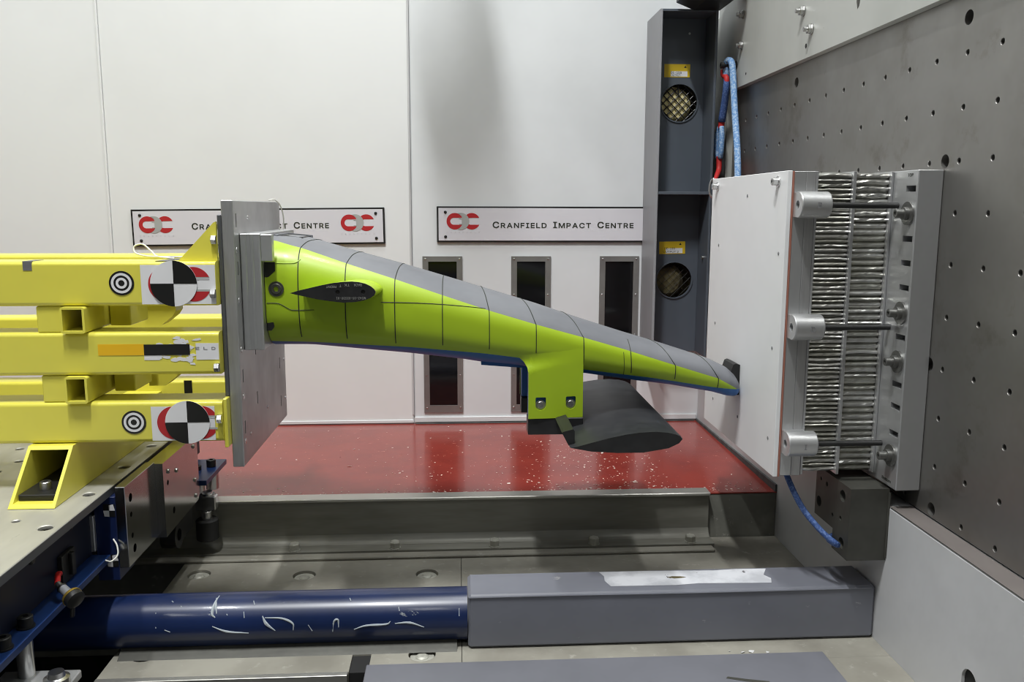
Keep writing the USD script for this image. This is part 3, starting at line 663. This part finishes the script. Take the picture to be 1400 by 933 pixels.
part(nose, 'tip_cap', tm(np.vstack([ring1, ring1.mean(0)+np.array([.001, 0, 0])]), [(i, (i+1) % len(ring1), len(ring1)) for i in range(len(ring1))]), 'grey_primer')
# black slab painting the shaded opening in the top near the root
part(nose, 'top_opening_shade', ext_xz([(-.388, .830), (-.388, .8412), (-.338, .8362), (-.338, .826)], 2.00, .10), 'black_paint', label='black slab painted as the shaded opening in the top')
part(nose, 'recess_rim', join(box(-.3960, -.3885, 1.89, 2.02, .836, .8432, .001), ext_xz([(-.392, .830), (-.392, .8435), (-.334, .8378), (-.334, .826)], 2.008, .007)), 'grey_primer')
# seams drawn round the shell: from the lower side over the shoulder and across the top
def seam(xf, z0, z1, name='seam', r=.0010, material='ink'):
    P = [nose_pt(xf(t), z0+(z1-z0)*t, -1, .0001) for t in np.linspace(0, 1, 22)]
    part(nose, name, tube(P, r, 6, 1), material)
def ring_seam(x, low, dx, r=.0010):
    P = []
    zt, zk, n = I(TOP, x), I(KEEL, x), expo(x); zc, h = (zt+zk)/2, (zt-zk)/2
    t = (low-zc)/h; a0 = math.asin(np.sign(t)*min(1, abs(t))**(n/2))
    t = (I(GG, x)-zc)/h; ag = math.asin(np.sign(t)*min(1, abs(t))**(n/2))
    for a in np.linspace(a0, math.pi-ag, 44):
        xx = x + dx*min(1., max(0., (a-ag)/(math.pi-2*ag)))**.8
        zt, zk, n, w = I(TOP, xx), I(KEEL, xx), expo(xx), hw(xx); zc, h = (zt+zk)/2, (zt-zk)/2
        c, q = math.cos(a), math.sin(a)
        P.append((squash(xx), YC - np.sign(c)*abs(c)**(2/n)*(w+.0001), zc + np.sign(q)*abs(q)**(2/n)*(h+.0001)))
    part(nose, 'seam', tube(P, r, 6, 1), 'ink')
for x, low, dx in ((-.331, .632, .02), (-.236, .628, .02), (-.135, .617, .012), (-.036, .612, .0), (.063, .602, -.02), (.164, .592, -.035), (.269, .563, -.045), (.480, .523, -.06), (.585, .497, -.06)):
    ring_seam(x, low, dx)
seam(lambda t: .378-.004*t, .540, I(GG, .37)+.02)
seam(lambda t: .362-.003*t, .535, I(GG, .36)-.006, r=.0006)
P = [nose_pt(x, z, -1, .0001) for x, z in zip(np.linspace(-.163, .055, 24), .706 - .0135*np.linspace(0, 1, 24)**2.2 - .004*np.linspace(0, 1, 24))]
part(nose, 'seam', tube(P, .0008, 6, 1), 'ink')
P = [nose_pt(x, z, -1, .0001) for x, z in ((-.395, .706), (-.375, .7055), (-.365, .702), (-.350, .693), (-.34, .691), (-.30, .691))]
part(nose, 'seam', tube(P, .0007, 6, 3), 'ink')
P = [nose_pt(x, z, -1, .0002) for x, z in ((-.385, .788), (-.345, .787), (-.333, .790), (-.327, .795))]
part(nose, 'panel_edge', tube(P, .0012, 6, 3), 'lime_paint')
# fixing screw in the side and black patches painting the shade of the gaps next to the bracket
sp = nose_pt(-.375, .735, -1, 0)
part(nose, 'socket_screw', cat(pipe(sp+np.array([0, .004, 0]), (0, -1, 0), .0055, .0155, .0115, 28), capscrew(sp+np.array([0, .003, 0]), (0, -1, 0), .0115, .006)), 'dark_steel', 30)
part(nose, 'gap_shade_patch', ext_xz(Polygon([(-.3975, .790), (-.3765, .790), (-.3765, .772), (-.389, .760), (-.3975, .757)]), float(nose_pt(-.39, .77)[1])+.004, .0055), 'black_paint')
part(nose, 'gap_shade_patch', ext_xz(Polygon([(-.3975, .672), (-.390, .672), (-.3835, .664), (-.3835, .655), (-.389, .648), (-.3975, .648)]), float(nose_pt(-.39, .66)[1])+.004, .0055), 'black_paint')
# mirror stalk (stub wing) on the near side
FE = np.array([(-.331, .7345), (-.314, .7395), (-.297, .7435), (-.269, .750), (-.248, .754), (-.226, .7565), (-.210, .757), (-.196, .7555), (-.184, .7525), (-.174, .7475), (-.167, .7415), (-.1645, .736), (-.167, .730), (-.175, .7245), (-.188, .7195), (-.205, .7165), (-.228, .7155), (-.255, .7185), (-.280, .7225), (-.303, .728), (-.320, .7315)])
fc = FE.mean(0)
rings = []
for y, s, off in ((1.702, 1.0, (0, 0)), (1.72, .99, (.001, -.001)), (1.76, .96, (.004, -.0035)), (1.785, .96, (.006, -.004)), (1.80, 1.0, (.006, -.004)), (1.83, 1.05, (.006, -.004))):
    q = (FE - fc)*np.array([s, s]) + fc + np.array(off); q = np.vstack([q, q[:1]])
    rings.append(np.column_stack([q[:, 0], np.full(len(q), y), q[:, 1]]))
ST = part(nose, 'stub_wing', loft(rings, flip=False), 'lime_paint', True, label='lime stub wing on the side')
endp = cut(ext_xz(Polygon(FE), 1.7025, .0025), *[cyl((x, 1.69, .7365), (x, 1.71, .7365), .0042, 18, 0.0003) for x in (-.2385, -.189)])
part(ST, 'end_plate', endp, 'carbon_black', label='black end plate of the stub wing')
part(ST, 'bolt_hole_disc', cat(*[cyl((x, 1.7035, .7365), (x, 1.7022, .7365), .0046, 18, .0002) for x in (-.2385, -.189)]), 'hole_shade_black')  # black discs paint the shade inside the plate holes
def upside(s, h, x, z, w):
    t = text_poly_mesh(s, h, w, .0003); t.apply_transform(trimesh.transformations.rotation_matrix(math.pi, (0, 0, 1))); t.apply_transform(XZ); t.apply_translation((x, 1.6999, z)); return t
part(ST, 'handwriting', cat(upside('BACK', .0046, -.1915, .7525, .015), upside('TK', .0046, -.215, .7525, .010), upside('T', .0046, -.231, .751, .004), upside('FRONT', .0046, -.2405, .7490, .020)), 'silver_ink')
part(ST, 'handwriting', cat(upside('M343-05-03330-01', .0042, -.184, .7262, .0575)), 'silver_ink')
# pylons
pyo = [(.1475, .4475), (.1475, .548), (.145, .560), (.138, .572), (.126, .583), (.110, .591), (.150, .597), (.190, .604), (.230, .611), (.268, .616), (.268, .4475)]
PYI = [(.1475, .4475), (.1475, .548), (.155, .556), (.268, .575), (.268, .4475)]
def pylon(side):
    yv = lambda x, z=.5: YC + side*(hw(x) + float(np.interp(z, [.41, .56], [.003, .0008])))
    poly = Polygon(pyo)
    if side < 0:
        for x0, x1 in ((.163, .186), (.230, .252)):
            poly = poly.difference(unary_union([sbox(x0, .4775, x1, .4945), Point((x0+x1)/2, .4775).buffer((x1-x0)/2, 12)]).buffer(-.003).buffer(.003))
    sh = toM(ext_xz(poly, 0, .006)).refine_to_length(.007).to_mesh()
    v = np.array(sh.vert_properties[:, :3], float); f = np.array(sh.tri_verts, int)
    for q in v:
        zd = float(np.interp(q[0], [.110, .150, .190, .230, .268], [.591, .597, .604, .611, .616]))
        w_ = np.clip((q[2] - zd + .045)/.045, 0, 1); w_ = w_*w_*(3-2*w_)
        body, plane = float(nose_pt(q[0], q[2], side, -.0006)[1]), yv(q[0], q[2]) + side*.0006
        front = plane*(1-w_) + body*w_
        q[1] = front + (0 if q[1] < -.003 else -side*.006)
    shell = tm(v, f if side < 0 else f[:, ::-1])
    Pn = part(nose, 'support_pylon', shell, 'lime_paint', 30, label='lime support pylon' if side < 0 else 'far side support pylon')
    inner = ext_xz(Polygon(PYI).buffer(-.0015), 0, .03)
    v = inner.vertices.copy(); back = v[:, 1] > -.015
    v[:, 1] = [yv(x) + (-side*(.040 if bk else .0065)) for x, bk in zip(v[:, 0], back)]
    part(Pn, 'liner', tm(v, inner.faces if side < 0 else inner.faces[:, ::-1]), 'blue_gelcoat', 30, label='blue inner liner')
    foot = box(.1475, .268, min(yv(.2)-.0, yv(.2)-side*.045), max(yv(.2)-.0, yv(.2)-side*.045), .4105, .4473, .001)
    part(Pn, 'foot', foot, 'carbon_black', label='black carbon foot')
    if side < 0:
        for x0, x1 in ((.163, .186), (.230, .252)):
            c = (x0+x1)/2
            part(Pn, 'slot_bolt', cat(capscrew((c, yv(c)+.0062, .4765), (0, -1, 0), .0085, .005), washer((c, yv(c)+.0062, .4765), (0, -1, 0), .0112, .0086, .002)), 'bolt_steel', 30)
pylon(-1); pylon(1)
# neutral wing section below
W = np.array([(.221, .4215), (.262, .4135), (.316, .4095), (.370, .4095), (.423, .418), (.445, .4285), (.4515, .437), (.447, .443), (.437, .4475), (.420, .4515), (.395, .4535), (.365, .4525), (.335, .4485), (.300, .4415), (.265, .4325), (.235, .4245)])
wc = W.mean(0)
def wing_ring(y, s, dz=0):
    q = (W - wc)*s + wc + np.array([0, dz]); q = np.vstack([q, q[:1]]); return np.column_stack([q[:, 0], np.full(len(q), y), q[:, 1]])
rings = [wing_ring(1.672, .985), wing_ring(1.676, 1.0), wing_ring(1.74, 1.0), wing_ring(1.9, 1.0), wing_ring(2.05, 1.0), wing_ring(2.2, 1.0), wing_ring(2.216, .985)]
WG = part(nose, 'wing_section', loft(rings), 'carbon_gloss', 35, label='glossy black carbon wing section under the nose')
part(WG, 'end_face', ext_xz(Polygon((W-wc)*.985+wc), 1.6722, .0008), 'carbon_black')
part(WG, 'trailing_flap', ext_xz([(.2205, .4205), (.2065, .4475), (.2105, .4495), (.2300, .4545), (.2330, .4500), (.2330, .4255)], 2.20, .505), 'carbon_black')
t = text_poly_mesh('SIMUSA ENVISION', .012, .085, .0003); t.apply_transform(trimesh.transformations.rotation_matrix(-.12, (0, 0, 1)))
# tip bracket between nose and barrier board
part(nose, 'tip_bracket', ext_xz([(.624, .512), (.634, .542), (.6400, .5445), (.6496, .541), (.6496, .470), (.630, .470)], 2.00, .07), 'black_paint', label='black bracket behind the tip')

# ================================================================== ADAPTER PLATE
ap = thing('adapter_plate', 'upright machined aluminium plate between the yellow frame and the nose cone', 'steel plate', (-.45, 1.945, .373))
pl = box(-.4625, -.4395, 1.724, 2.166, .377, .914, .0015)
sl = [box(-.45, -.43, y-.003, y+.003, z-.0135, z+.0135, 0) for y, z in ((1.745, .875), (1.745, .780), (1.745, .562), (1.745, .455), (2.10, .525), (2.10, .43), (1.86, .492), (1.86, .600))]
part(ap, 'plate', cut(pl, *sl), 'brushed_aluminium')
for z in (.816, .716, .617, .520, .426):
    part(ap, 'screw', lathe((-.4395, 1.742, z), (1, 0, 0), [(0, .0065), (.001, .006), (.0016, .002)], 16), 'bright_steel', 30)
for y, z in ((2.150, .525), (2.150, .427), (1.95, .45), (1.84, .88), (1.79, .43)):
    part(ap, 'screw', lathe((-.4395, y, z), (1, 0, 0), [(0, .0042), (.001, .004), (.0016, .002)], 14), 'bright_steel', 30)
chan = Polygon([(1.762, -.4393), (2.128, -.4393), (2.128, -.398), (1.762, -.398)])
br = [box(-.4392, -.3985, 1.766, 2.124, .612, .848, .001)]
for x0, x1, d in ((-.4385, -.4270, .0022), (-.4190, -.4130, .0016), (-.4040, -.3985, .0022)):
    br.append(box(x0, x1, 1.766-d, 1.77, .6125, .8475, .0008))
part(ap, 'mounting_channel', join(*br), 'aluminium', label='ribbed aluminium mounting channel')
part(ap, 'mounting_lug', box(-.3984, -.376, 1.766, 1.786, .793, .8465, .001), 'aluminium')
solo('wire', tube([(-.432, 2.02, .9165), (-.430, 2.07, .9175), (-.427, 2.115, .905), (-.425, 2.14, .875), (-.427, 2.132, .842), (-.428, 2.10, .8515)], .0016, 8), 'cable_white', 'thin white wire looped over the top of the upright aluminium plate', 'wire', True)

# ================================================================== YELLOW FRAME
yf = thing('support_frame', 'yellow painted frame of stacked square beams bolted to the sled', 'steel frame', (-.8, 1.95, .3425))
YB = 1.695
def rhs(x0, x1, y0, y1, z0, z1, r=.008):
    """square tube with rounded edges, along x"""
    q = sbox(y0, z0, y1, z1).buffer(-r).buffer(r, 6)
    t = ext(q, x1-x0); t.apply_transform(np.array([[0, 0, 1, x0], [1, 0, 0, 0], [0, 1, 0, 0], [0, 0, 0, 1.]])); return t
lev = ((.711, .797), (.575, .659), (.439, .521))
for i, (z0, z1) in enumerate(lev):
    b = part(yf, 'beam', rhs(-2.0, -.4705, YB, YB+.086, z0, z1), 'yellow_paint', 40)
    fz = (z0, z1) if i == 0 else ((.545, .628) if i == 1 else (.385, .465))
    part(yf, 'beam', rhs(-2.0, -.4705, 2.19 if i else 1.93, 2.26 if i else 2.01, *fz), 'yellow_paint', 40)
# hollow cross tubes between the levels
def hollow(xc, zc0, zc1, w, y0, y1):
    o = sbox(xc-w/2, zc0, xc+w/2, zc1).buffer(-.005).buffer(.005, 5); i = o.buffer(-.0045)
    return ext_xz(o.difference(i), y1, y1-y0)
for (xc, w, z0, z1) in ((-.741, .046, .6595, .7105), (-.744, .043, .5215, .5745)):
    part(yf, 'cross_tube', hollow(xc, z0, z1, w, YB-.012, 2.0), 'yellow_paint', 30)
    part(yf, 'cross_tube', hollow(xc-.36, z0, z1, w, YB+.06, 2.0), 'yellow_paint', 30)
for (z0, z1) in ((.6595, .7105), (.5215, .5745)):
    part(yf, 'spacer_block', box(-.815, -.767, 1.70, 1.78, z0, z1, .002), 'yellow_paint')
    part(yf, 'spacer_block', box(-.717, -.675, 1.80, 1.90, z0, z1, .002), 'yellow_paint')
    part(yf, 'brace_strip', ext_xz([(-.70, z0-.02), (-.665, z0-.02), (-.640, z0+.0), (-.632, z0+.012), (-.632, z1-.0005), (-.70, z1-.0005)], 2.00, .05), 'yellow_paint')
part(yf, 'end_flange', box(-.4703, -.4627, 1.722, 2.260, .525, .886, .0012), 'steel_edge', label='grey steel end flange')
part(yf, 'lower_flange', box(-.4703, -.4627, 1.700, 2.260, .425, .5245, .0012), 'yellow_paint')
part(yf, 'gusset', ext_xz([(-.545, .7972), (-.4705, .7972), (-.4705, .873), (-.475, .871)], 1.722, .009), 'yellow_paint', label='triangular gusset')
part(yf, 'gusset', ext_xz([(-.545, .7972), (-.4705, .7972), (-.4705, .873), (-.475, .871)], 2.0, .009), 'yellow_paint')
for z in (.838, .762, .736):
    pass
for z, y in ((.838, 1.712), (.735, 1.690), (.590, 1.690), (.487, 1.690)):
    part(yf, 'flange_bolt', hexbolt((-.4707, y, z), (-1, 0, 0), .0095, .010), 'bright_steel')
# feet
foot_x0, foot_x1 = -.842, -.757
prof = sbox(foot_x0, .3435, foot_x1, .4385)
fo = ext_xz(prof, 2.30, 2.30-1.50); fi = ext_xz(sbox(foot_x0+.0065, .3505, foot_x1-.0065, .432), 2.29, 2.29-1.40)
ang = Polygon([(1.40, .30), (1.588, .30), (1.588, .3435), (1.683, .4385), (1.683, .5), (1.40, .5)])
cutter = ext_yz(ang, -.5, .6)
part(yf, 'foot', cut(cut(fo, fi), cutter), 'yellow_paint', 30, label='hollow foot with a slanted cut end')
part(yf, 'foot', cut(ext_xz(sbox(-1.45, .3435, -1.36, .4385), 2.30, .62), cyl((0, 0, 0), (0, 0, .01), .01)), 'yellow_paint')
part(yf, 'foot_clamp', box(foot_x0+.009, foot_x1-.009, 1.612, 1.80, .3507, .3625, .001), 'black_oxide')
part(yf, 'clamp_bolt', capscrew((-.797, 1.645, .3627), (0, 0, 1), .0105, .016), 'bolt_steel', 30)
part(yf, 'clamp_bolt', capscrew((-.797, 1.74, .3627), (0, 0, 1), .0105, .016), 'bolt_steel', 30)
# stickers on the beams (lie on the near faces)
YS = YB - .0002
def quadrant(cx, cz, r, y):
    S = part(yf, 'target_disc', ext_xz(Point(cx, cz).buffer(r, 48), y, .0010), 'sticker_white', label='round black and white quadrant target')
    disc = Point(cx, cz).buffer(r, 48)
    part(S, 'black_quadrant', ext_xz(disc.intersection(sbox(cx, cz, cx+r, cz+r)), y-.0011, .0004), 'sticker_black')
    part(S, 'black_quadrant', ext_xz(disc.intersection(sbox(cx-r, cz-r, cx, cz)), y-.0011, .0004), 'sticker_black')
def bulls(cx, cz, r):
    S = part(yf, 'ring_target', ext_xz(Point(cx, cz).buffer(r, 40), YS, .0008), 'sticker_black', label='round ringed target')
    for a, b in ((.83, .63), (.45, .25)):
        part(S, 'white_ring', ext_xz(Point(cx, cz).buffer(r*a, 36).difference(Point(cx, cz).buffer(r*b, 36)), YS-.0009, .0004), 'sticker_white')
def emblem(x0, x1, z0, z1, cx, cz, r, wht):
    S = part(yf, 'emblem_sticker', ext_xz(sbox(x0, z0, x1, z1), YS, .0005), wht, label='white sticker with a red emblem')
    sh = Point(cx, cz).buffer(r, 40)
    part(S, 'red_emblem', ext_xz(sh.difference(unary_union([sbox(cx-.1*r, cz-.33*r, cx+2*r, cz+.33*r), Point(cx-.1*r, cz).buffer(.33*r)])).intersection(sbox(x0, z0, cx-.1*r, z1)), YS-.0006, .0003), 'sticker_red')
    cx2 = cx + 1.55*r
    sh = Point(cx2, cz).buffer(r, 40)
    part(S, 'red_emblem', ext_xz(sh.difference(sbox(cx2-1.1*r, cz-.42*r, cx2+2*r, cz+.42*r)).intersection(sbox(x0, z0, x1, z1)), YS-.0006, .0003), 'sticker_red')
    part(S, 'silver_line', ext_xz(unary_union([sbox(cx2-r, cz+.36*r, cx2+.92*r, cz+.42*r), sbox(cx2-r, cz-.42*r, cx2+.92*r, cz-.30*r)]), YS-.0006, .0003), 'sticker_silver')
    part(S, 'silver_line', ext_xz(sbox(cx2-r, cz+.26*r, cx2+.92*r, cz+.28*r), YS-.0006, .0003), 'grey_ink')
emblem(-.612, -.4712, .7145, .7905, -.565, .753, .0335, 'sticker_white')
emblem(-.6085, -.4855, .4425, .5115, -.564, .4785, .0335, 'sticker_white')
quadrant(-.550, .7545, .0442, YS-.0012)
quadrant(-.5385, .4795, .0432, YS-.0012)
bulls(-.6485, .7555, .0235)
bulls(-.6425, .4805, .0235)
part(yf, 'orange_bar', ext_xz(sbox(-.7015, .6145, -.6143, .6365), YS, .0005), 'sticker_orange', label='orange marker strip')
rr = random.Random(5)
blobs = [sbox(-.6145, .605, -.585, .6145), sbox(-.515, .605, -.4715, .6375)]
for k in range(46):
    cx, cz = rr.uniform(-.592, -.512), rr.gauss(.619, .0165)
    if not .592 < cz < .65: continue
    n = rr.randint(6, 9)
    blobs.append(Polygon([(cx + rr.uniform(.3, 1)*.011*math.cos(t*6.283/n), cz + rr.uniform(.3, 1)*.0048*math.sin(t*6.283/n)) for t in range(n)]).buffer(0))
wst = part(yf, 'name_sticker', ext_xz(unary_union(blobs).buffer(.0002).simplify(.0002), YS, .0004), 'sticker_white', label='torn remains of a white name sticker')
part(wst, 'black_bar', ext_xz(sbox(-.6143, .6145, -.5268, .6358), YS-.0005, .0005), 'sticker_black')
for i, s in enumerate('ELD'):
    t = text_poly_mesh(s, .0052, .0075, .0003); t.apply_transform(XZ); t.apply_translation((-.516 + i*.0155, YS-.0005, .625)); part(wst, 'letter', t, 'grey_ink')
# tape wraps
part(yf, 'tape_wrap', cat(box(-.830, -.8135, YS-.0005, YS, .780, .7895, 0), box(-.830, -.8135, YB-.0005, YB+.05, .7972, .7978, 0), box(-.830, -.8135, YS-.0006, YB+.006, .789, .7976, 0)), 'tape_grey')
part(yf, 'tape_wrap', ext_xy(Polygon([(-.585, 1.70), (-.562, 1.70), (-.545, 1.785), (-.572, 1.785)]), .7973, .0006), 'tape_grey')
part(yf, 'tape_wrap', box(-.700, -.680, 2.1893, 2.1899, .40, .4655, 0), 'sticker_black')
solo('cable', tube([(-.56, 1.735, .8005), (-.600, 1.76, .803), (-.618, 1.78, .812), (-.638, 1.79, .826), (-.655, 1.79, .822), (-.652, 1.785, .809), (-.63, 1.78, .803), (-.60, 1.76, .8025), (-.57, 1.75, .803), (-.545, 1.75, .803), (-.53, 1.75, .808), (-.520, 1.76, .816)], .0017, 8), 'cable_white', 'thin white cable looping on top of the uppermost yellow beam', 'cable', True)

# ================================================================== SLED
sl_ = thing('test_sled', 'crash test sled with a flat steel bed and dark blue side frame', 'sled', (-1.0, 1.8, .1))
XE = -.7035
HO = [(-.729, 1.491, 1.3), (-.797, 1.527, .75), (-.729, 1.671, 1.2), (-.729, 1.85, 1.2), (-.729, 2.02, 1.2), (-.729, 1.31, 1.2), (-.977, 1.907, 1.0), (-1.025, 2.009, 1), (-.985, 1.83, .9), (-1.04, 1.84, .9), (-.985, 1.70, .9), (-1.04, 1.6, .9), (-.9, 1.6, .9), (-.729, 2.2, 1.2)]
bed = cut(box(-2.2, XE, .6, 2.42, .3265, .3425, .0015), *[lathe((x, y, .3325), (0, 0, 1), [(0, .0095*s), (.0085, .0095*s), (.0102, .0118*s)], 20) for x, y, s in HO])
part(sl_, 'bed_plate', bed, 'bed_steel', 20, label='flat steel bed plate with countersunk holes')
part(sl_, 'bed_edge', box(XE+.0001, XE+.0016, .6, 2.42, .3268, .3418, 0), 'steel_edge', label='dark strip along the edge of the bed plate')  # thin separate strip, darker than the bed plate
for x, y, s in HO:
    part(sl_, 'countersunk_screw', cut(lathe((x, y, .3327), (0, 0, 1), [(0, .0085*s), (.004, .0085*s), (.005, .0075*s)], 20), lathe((x, y, .335), (0, 0, 1), [(0, .0038*s), (.02, .0038*s)], 6)), 'black_oxide', 30)
part(sl_, 'side_web', box(-.755, -.740, .6, 2.42, .21, .3263, .001), 'deep_navy', label='dark blue side web')
part(sl_, 'side_web', box(-2.0, -1.98, .6, 2.42, .21, .3263, .001), 'deep_navy')
part(sl_, 'cross_web', box(-1.98, -.79, 2.40, 2.42, .21, .3263, .001), 'deep_navy')
part(sl_, 'side_flange', box(-.757, XE, .6, 1.69, .196, .2095, .001), 'flange_blue', label='blue lower flange')
part(sl_, 'side_flange', box(-.80, -.642, 2.14, 2.33, .203, .2165, .001), 'flange_blue')
part(sl_, 'inner_frame', box(-1.98, -.79, .6, 2.40, .19, .21, 0), 'deep_navy')
# vertical post with checker stickers, and the two side plates
part(sl_, 'side_post', box(-.735, -.692, 1.700, 1.78, .150, .326, .001), 'navy_paint', label='dark blue post')
for zc in (.298, .192):
    c = part(sl_, 'checker_sticker', ext_xz(sbox(-.716, zc-.013, -.693, zc+.013), 1.6998, .0004), 'sticker_black')
    part(c, 'white_square', ext_xz(Polygon([(-.7045, zc), (-.693, zc), (-.696, zc+.013), (-.7045, zc+.011)]), 1.6993, .0003), 'sticker_white')
    part(c, 'white_square', ext_xz(Polygon([(-.7045, zc), (-.716, zc), (-.714, zc-.012), (-.7045, zc-.013)]), 1.6993, .0003), 'sticker_white')
part(sl_, 'grey_tab', box(-.745, -.733, 1.69, 1.70, .215, .29, .001), 'aluminium')
hl = [cyl((-.70, y, z), (-.65, y, z), r, 16, .0005) for y, z, r in ((1.728, .315, .009), (1.726, .28, .0055), (1.726, .235, .0055), (1.734, .205, .009))]
part(sl_, 'side_plate', cut(box(-.6915, -.672, 1.700, 1.872, .176, .346, .001), *hl), 'mirror_plate', 20, label='near aluminium side plate')
hl = [cyl((-.70, y, z), (-.65, y, z), r, 16, .0005) for y, z, r in ((1.93, .215, .008), (1.90, .29, .006))]
part(sl_, 'side_plate', cut(ext_yz([(1.8725, .172), (2.11, .178), (2.122, .19), (2.122, .342), (1.8725, .342)], -.655, .0365), *hl), 'mirror_plate', 20, label='far aluminium side plate')
for y, z in ((2.09, .32), (2.09, .235), (2.09, .195), (1.905, .315), (1.96, .30)):
    part(sl_, 'plate_screw', lathe((-.655, y, z), (1, 0, 0), [(0, .0055), (.003, .005), (.004, .003)], 12), 'bolt_steel', 30)
part(sl_, 'pillow_block', cat(pipe((-.70, 1.985, .135), (1, 0, 0), .035, .032, .015, 24), box(-.70, -.668, 2.012, 2.10, .11, .168, .002)), 'black_oxide', 30)
# guide roller at the front corner
part(sl_, 'guide_bolt', capscrew((-.664, 2.262, .2167), (0, 0, 1), .012, .019), 'black_oxide', 30)
part(sl_, 'guide_bolt', capscrew((-.69, 2.232, .2167), (0, 0, 1), .009, .012), 'black_oxide', 30)
part(sl_, 'guide_column', cyl((-.664, 2.265, .155), (-.664, 2.265, .203), .017, 24), 'bright_steel', 30)
part(sl_, 'guide_column', cyl((-.69, 2.24, .14), (-.69, 2.24, .203), .012, 24), 'bright_steel', 30)
part(sl_, 'guide_block', box(-.685, -.632, 2.172, 2.20, .125, .163, .003), 'bright_steel')
part(sl_, 'guide_nut', cat(lathe((-.655, 2.186, .163), (0, 0, 1), [(0, .018), (.004, .018), (.005, .013), (.010, .012)], 24)), 'bright_steel', 30)
part(sl_, 'guide_roller', cyl((-.655, 2.17, .050), (-.655, 2.17, .105), .028, 32, .003), 'rubber', 30)
part(sl_, 'guide_spindle', cyl((-.655, 2.17, .10), (-.655, 2.17, .126), .013, 20), 'bright_steel', 30)
# near roller post below the flange
for y in (1.387, 1.316, 1.25):
    part(sl_, 'flange_bolt', cat(washer((-.723, y, .2095), (0, 0, 1), .0145, .009, .003), capscrew((-.723, y, .2125), (0, 0, 1), .012, .017)), 'black_oxide', 30)
part(sl_, 'roller_post', cyl((-.722, 1.375, .02), (-.722, 1.375, .196), .013, 24), 'bright_steel', 30)
part(sl_, 'roller_nut', cat(lathe((-.66, 1.345, .13), (0, 0, 1), [(0, .020), (.012, .020), (.014, .014), (.022, .012)], 24)), 'bright_steel', 30)
part(sl_, 'roller_plate', box(-.765, -.64, 1.30, 1.39, .115, .13, .002), 'aluminium')
for y, z in ((1.45, .30), (1.60, .305), (1.56, .25), (1.75, .31)):
    part(sl_, 'web_bolt', hexbolt((-.7398, y, z), (1, 0, 0), .0075, .007), 'dark_steel')
part(sl_, 'sensor_bracket', join(box(-.7398, -.731, 1.545, 1.60, .210, .265, .001), box(-.7315, -.724, 1.57, 1.582, .22, .262, .001)), 'black_oxide')
sn = thing('sensor_plug', 'red and grey sensor cable plug with a yellow ring on the sled side', 'cable plug', (-.70, 1.48, .2095))
part(sn, 'red_lead', tube([(-.732, 1.535, .238), (-.728, 1.52, .243), (-.722, 1.505, .243), (-.716, 1.49, .2385)], .0052, 10), 'cable_red', 40, label='red lead')
d = np.array([.040, -.026, -.018]); d /= np.linalg.norm(d); p = np.array([-.716, 1.49, .2385])
part(sn, 'ferrule', cyl(p, p+d*.012, .0058, 16), 'bright_steel', 30)
part(sn, 'clip', lathe(p+d*.012, d, [(0, .0088), (.003, .0088)], 16), 'black_oxide', 30)
part(sn, 'sleeve', lathe(p+d*.015, d, [(0, .0078), (.024, .0085)], 18), 'grey_primer', 30)
part(sn, 'yellow_ring', lathe(p+d*.039, d, [(0, .0165), (.004, .0175), (.005, .0175)], 28), 'brass', 30)
part(sn, 'cap', lathe(p+d*.0442, d, [(0, .0165), (.010, .0165), (.013, .010)], 28), 'black_oxide', 30)
part(sn, 'stem', cyl(p+d*.046, p+d*.046+np.array([-.004, .0, -.035]), .004, 10), 'black_oxide')
solo('lead', tube([(-.700, 1.699, .238), (-.690, 1.690, .228), (-.686, 1.68, .212), (-.694, 1.668, .204), (-.702, 1.66, .2095)], .0017, 8), 'cable_white', 'short white lead hanging from the dark blue sled post', 'cable', True)
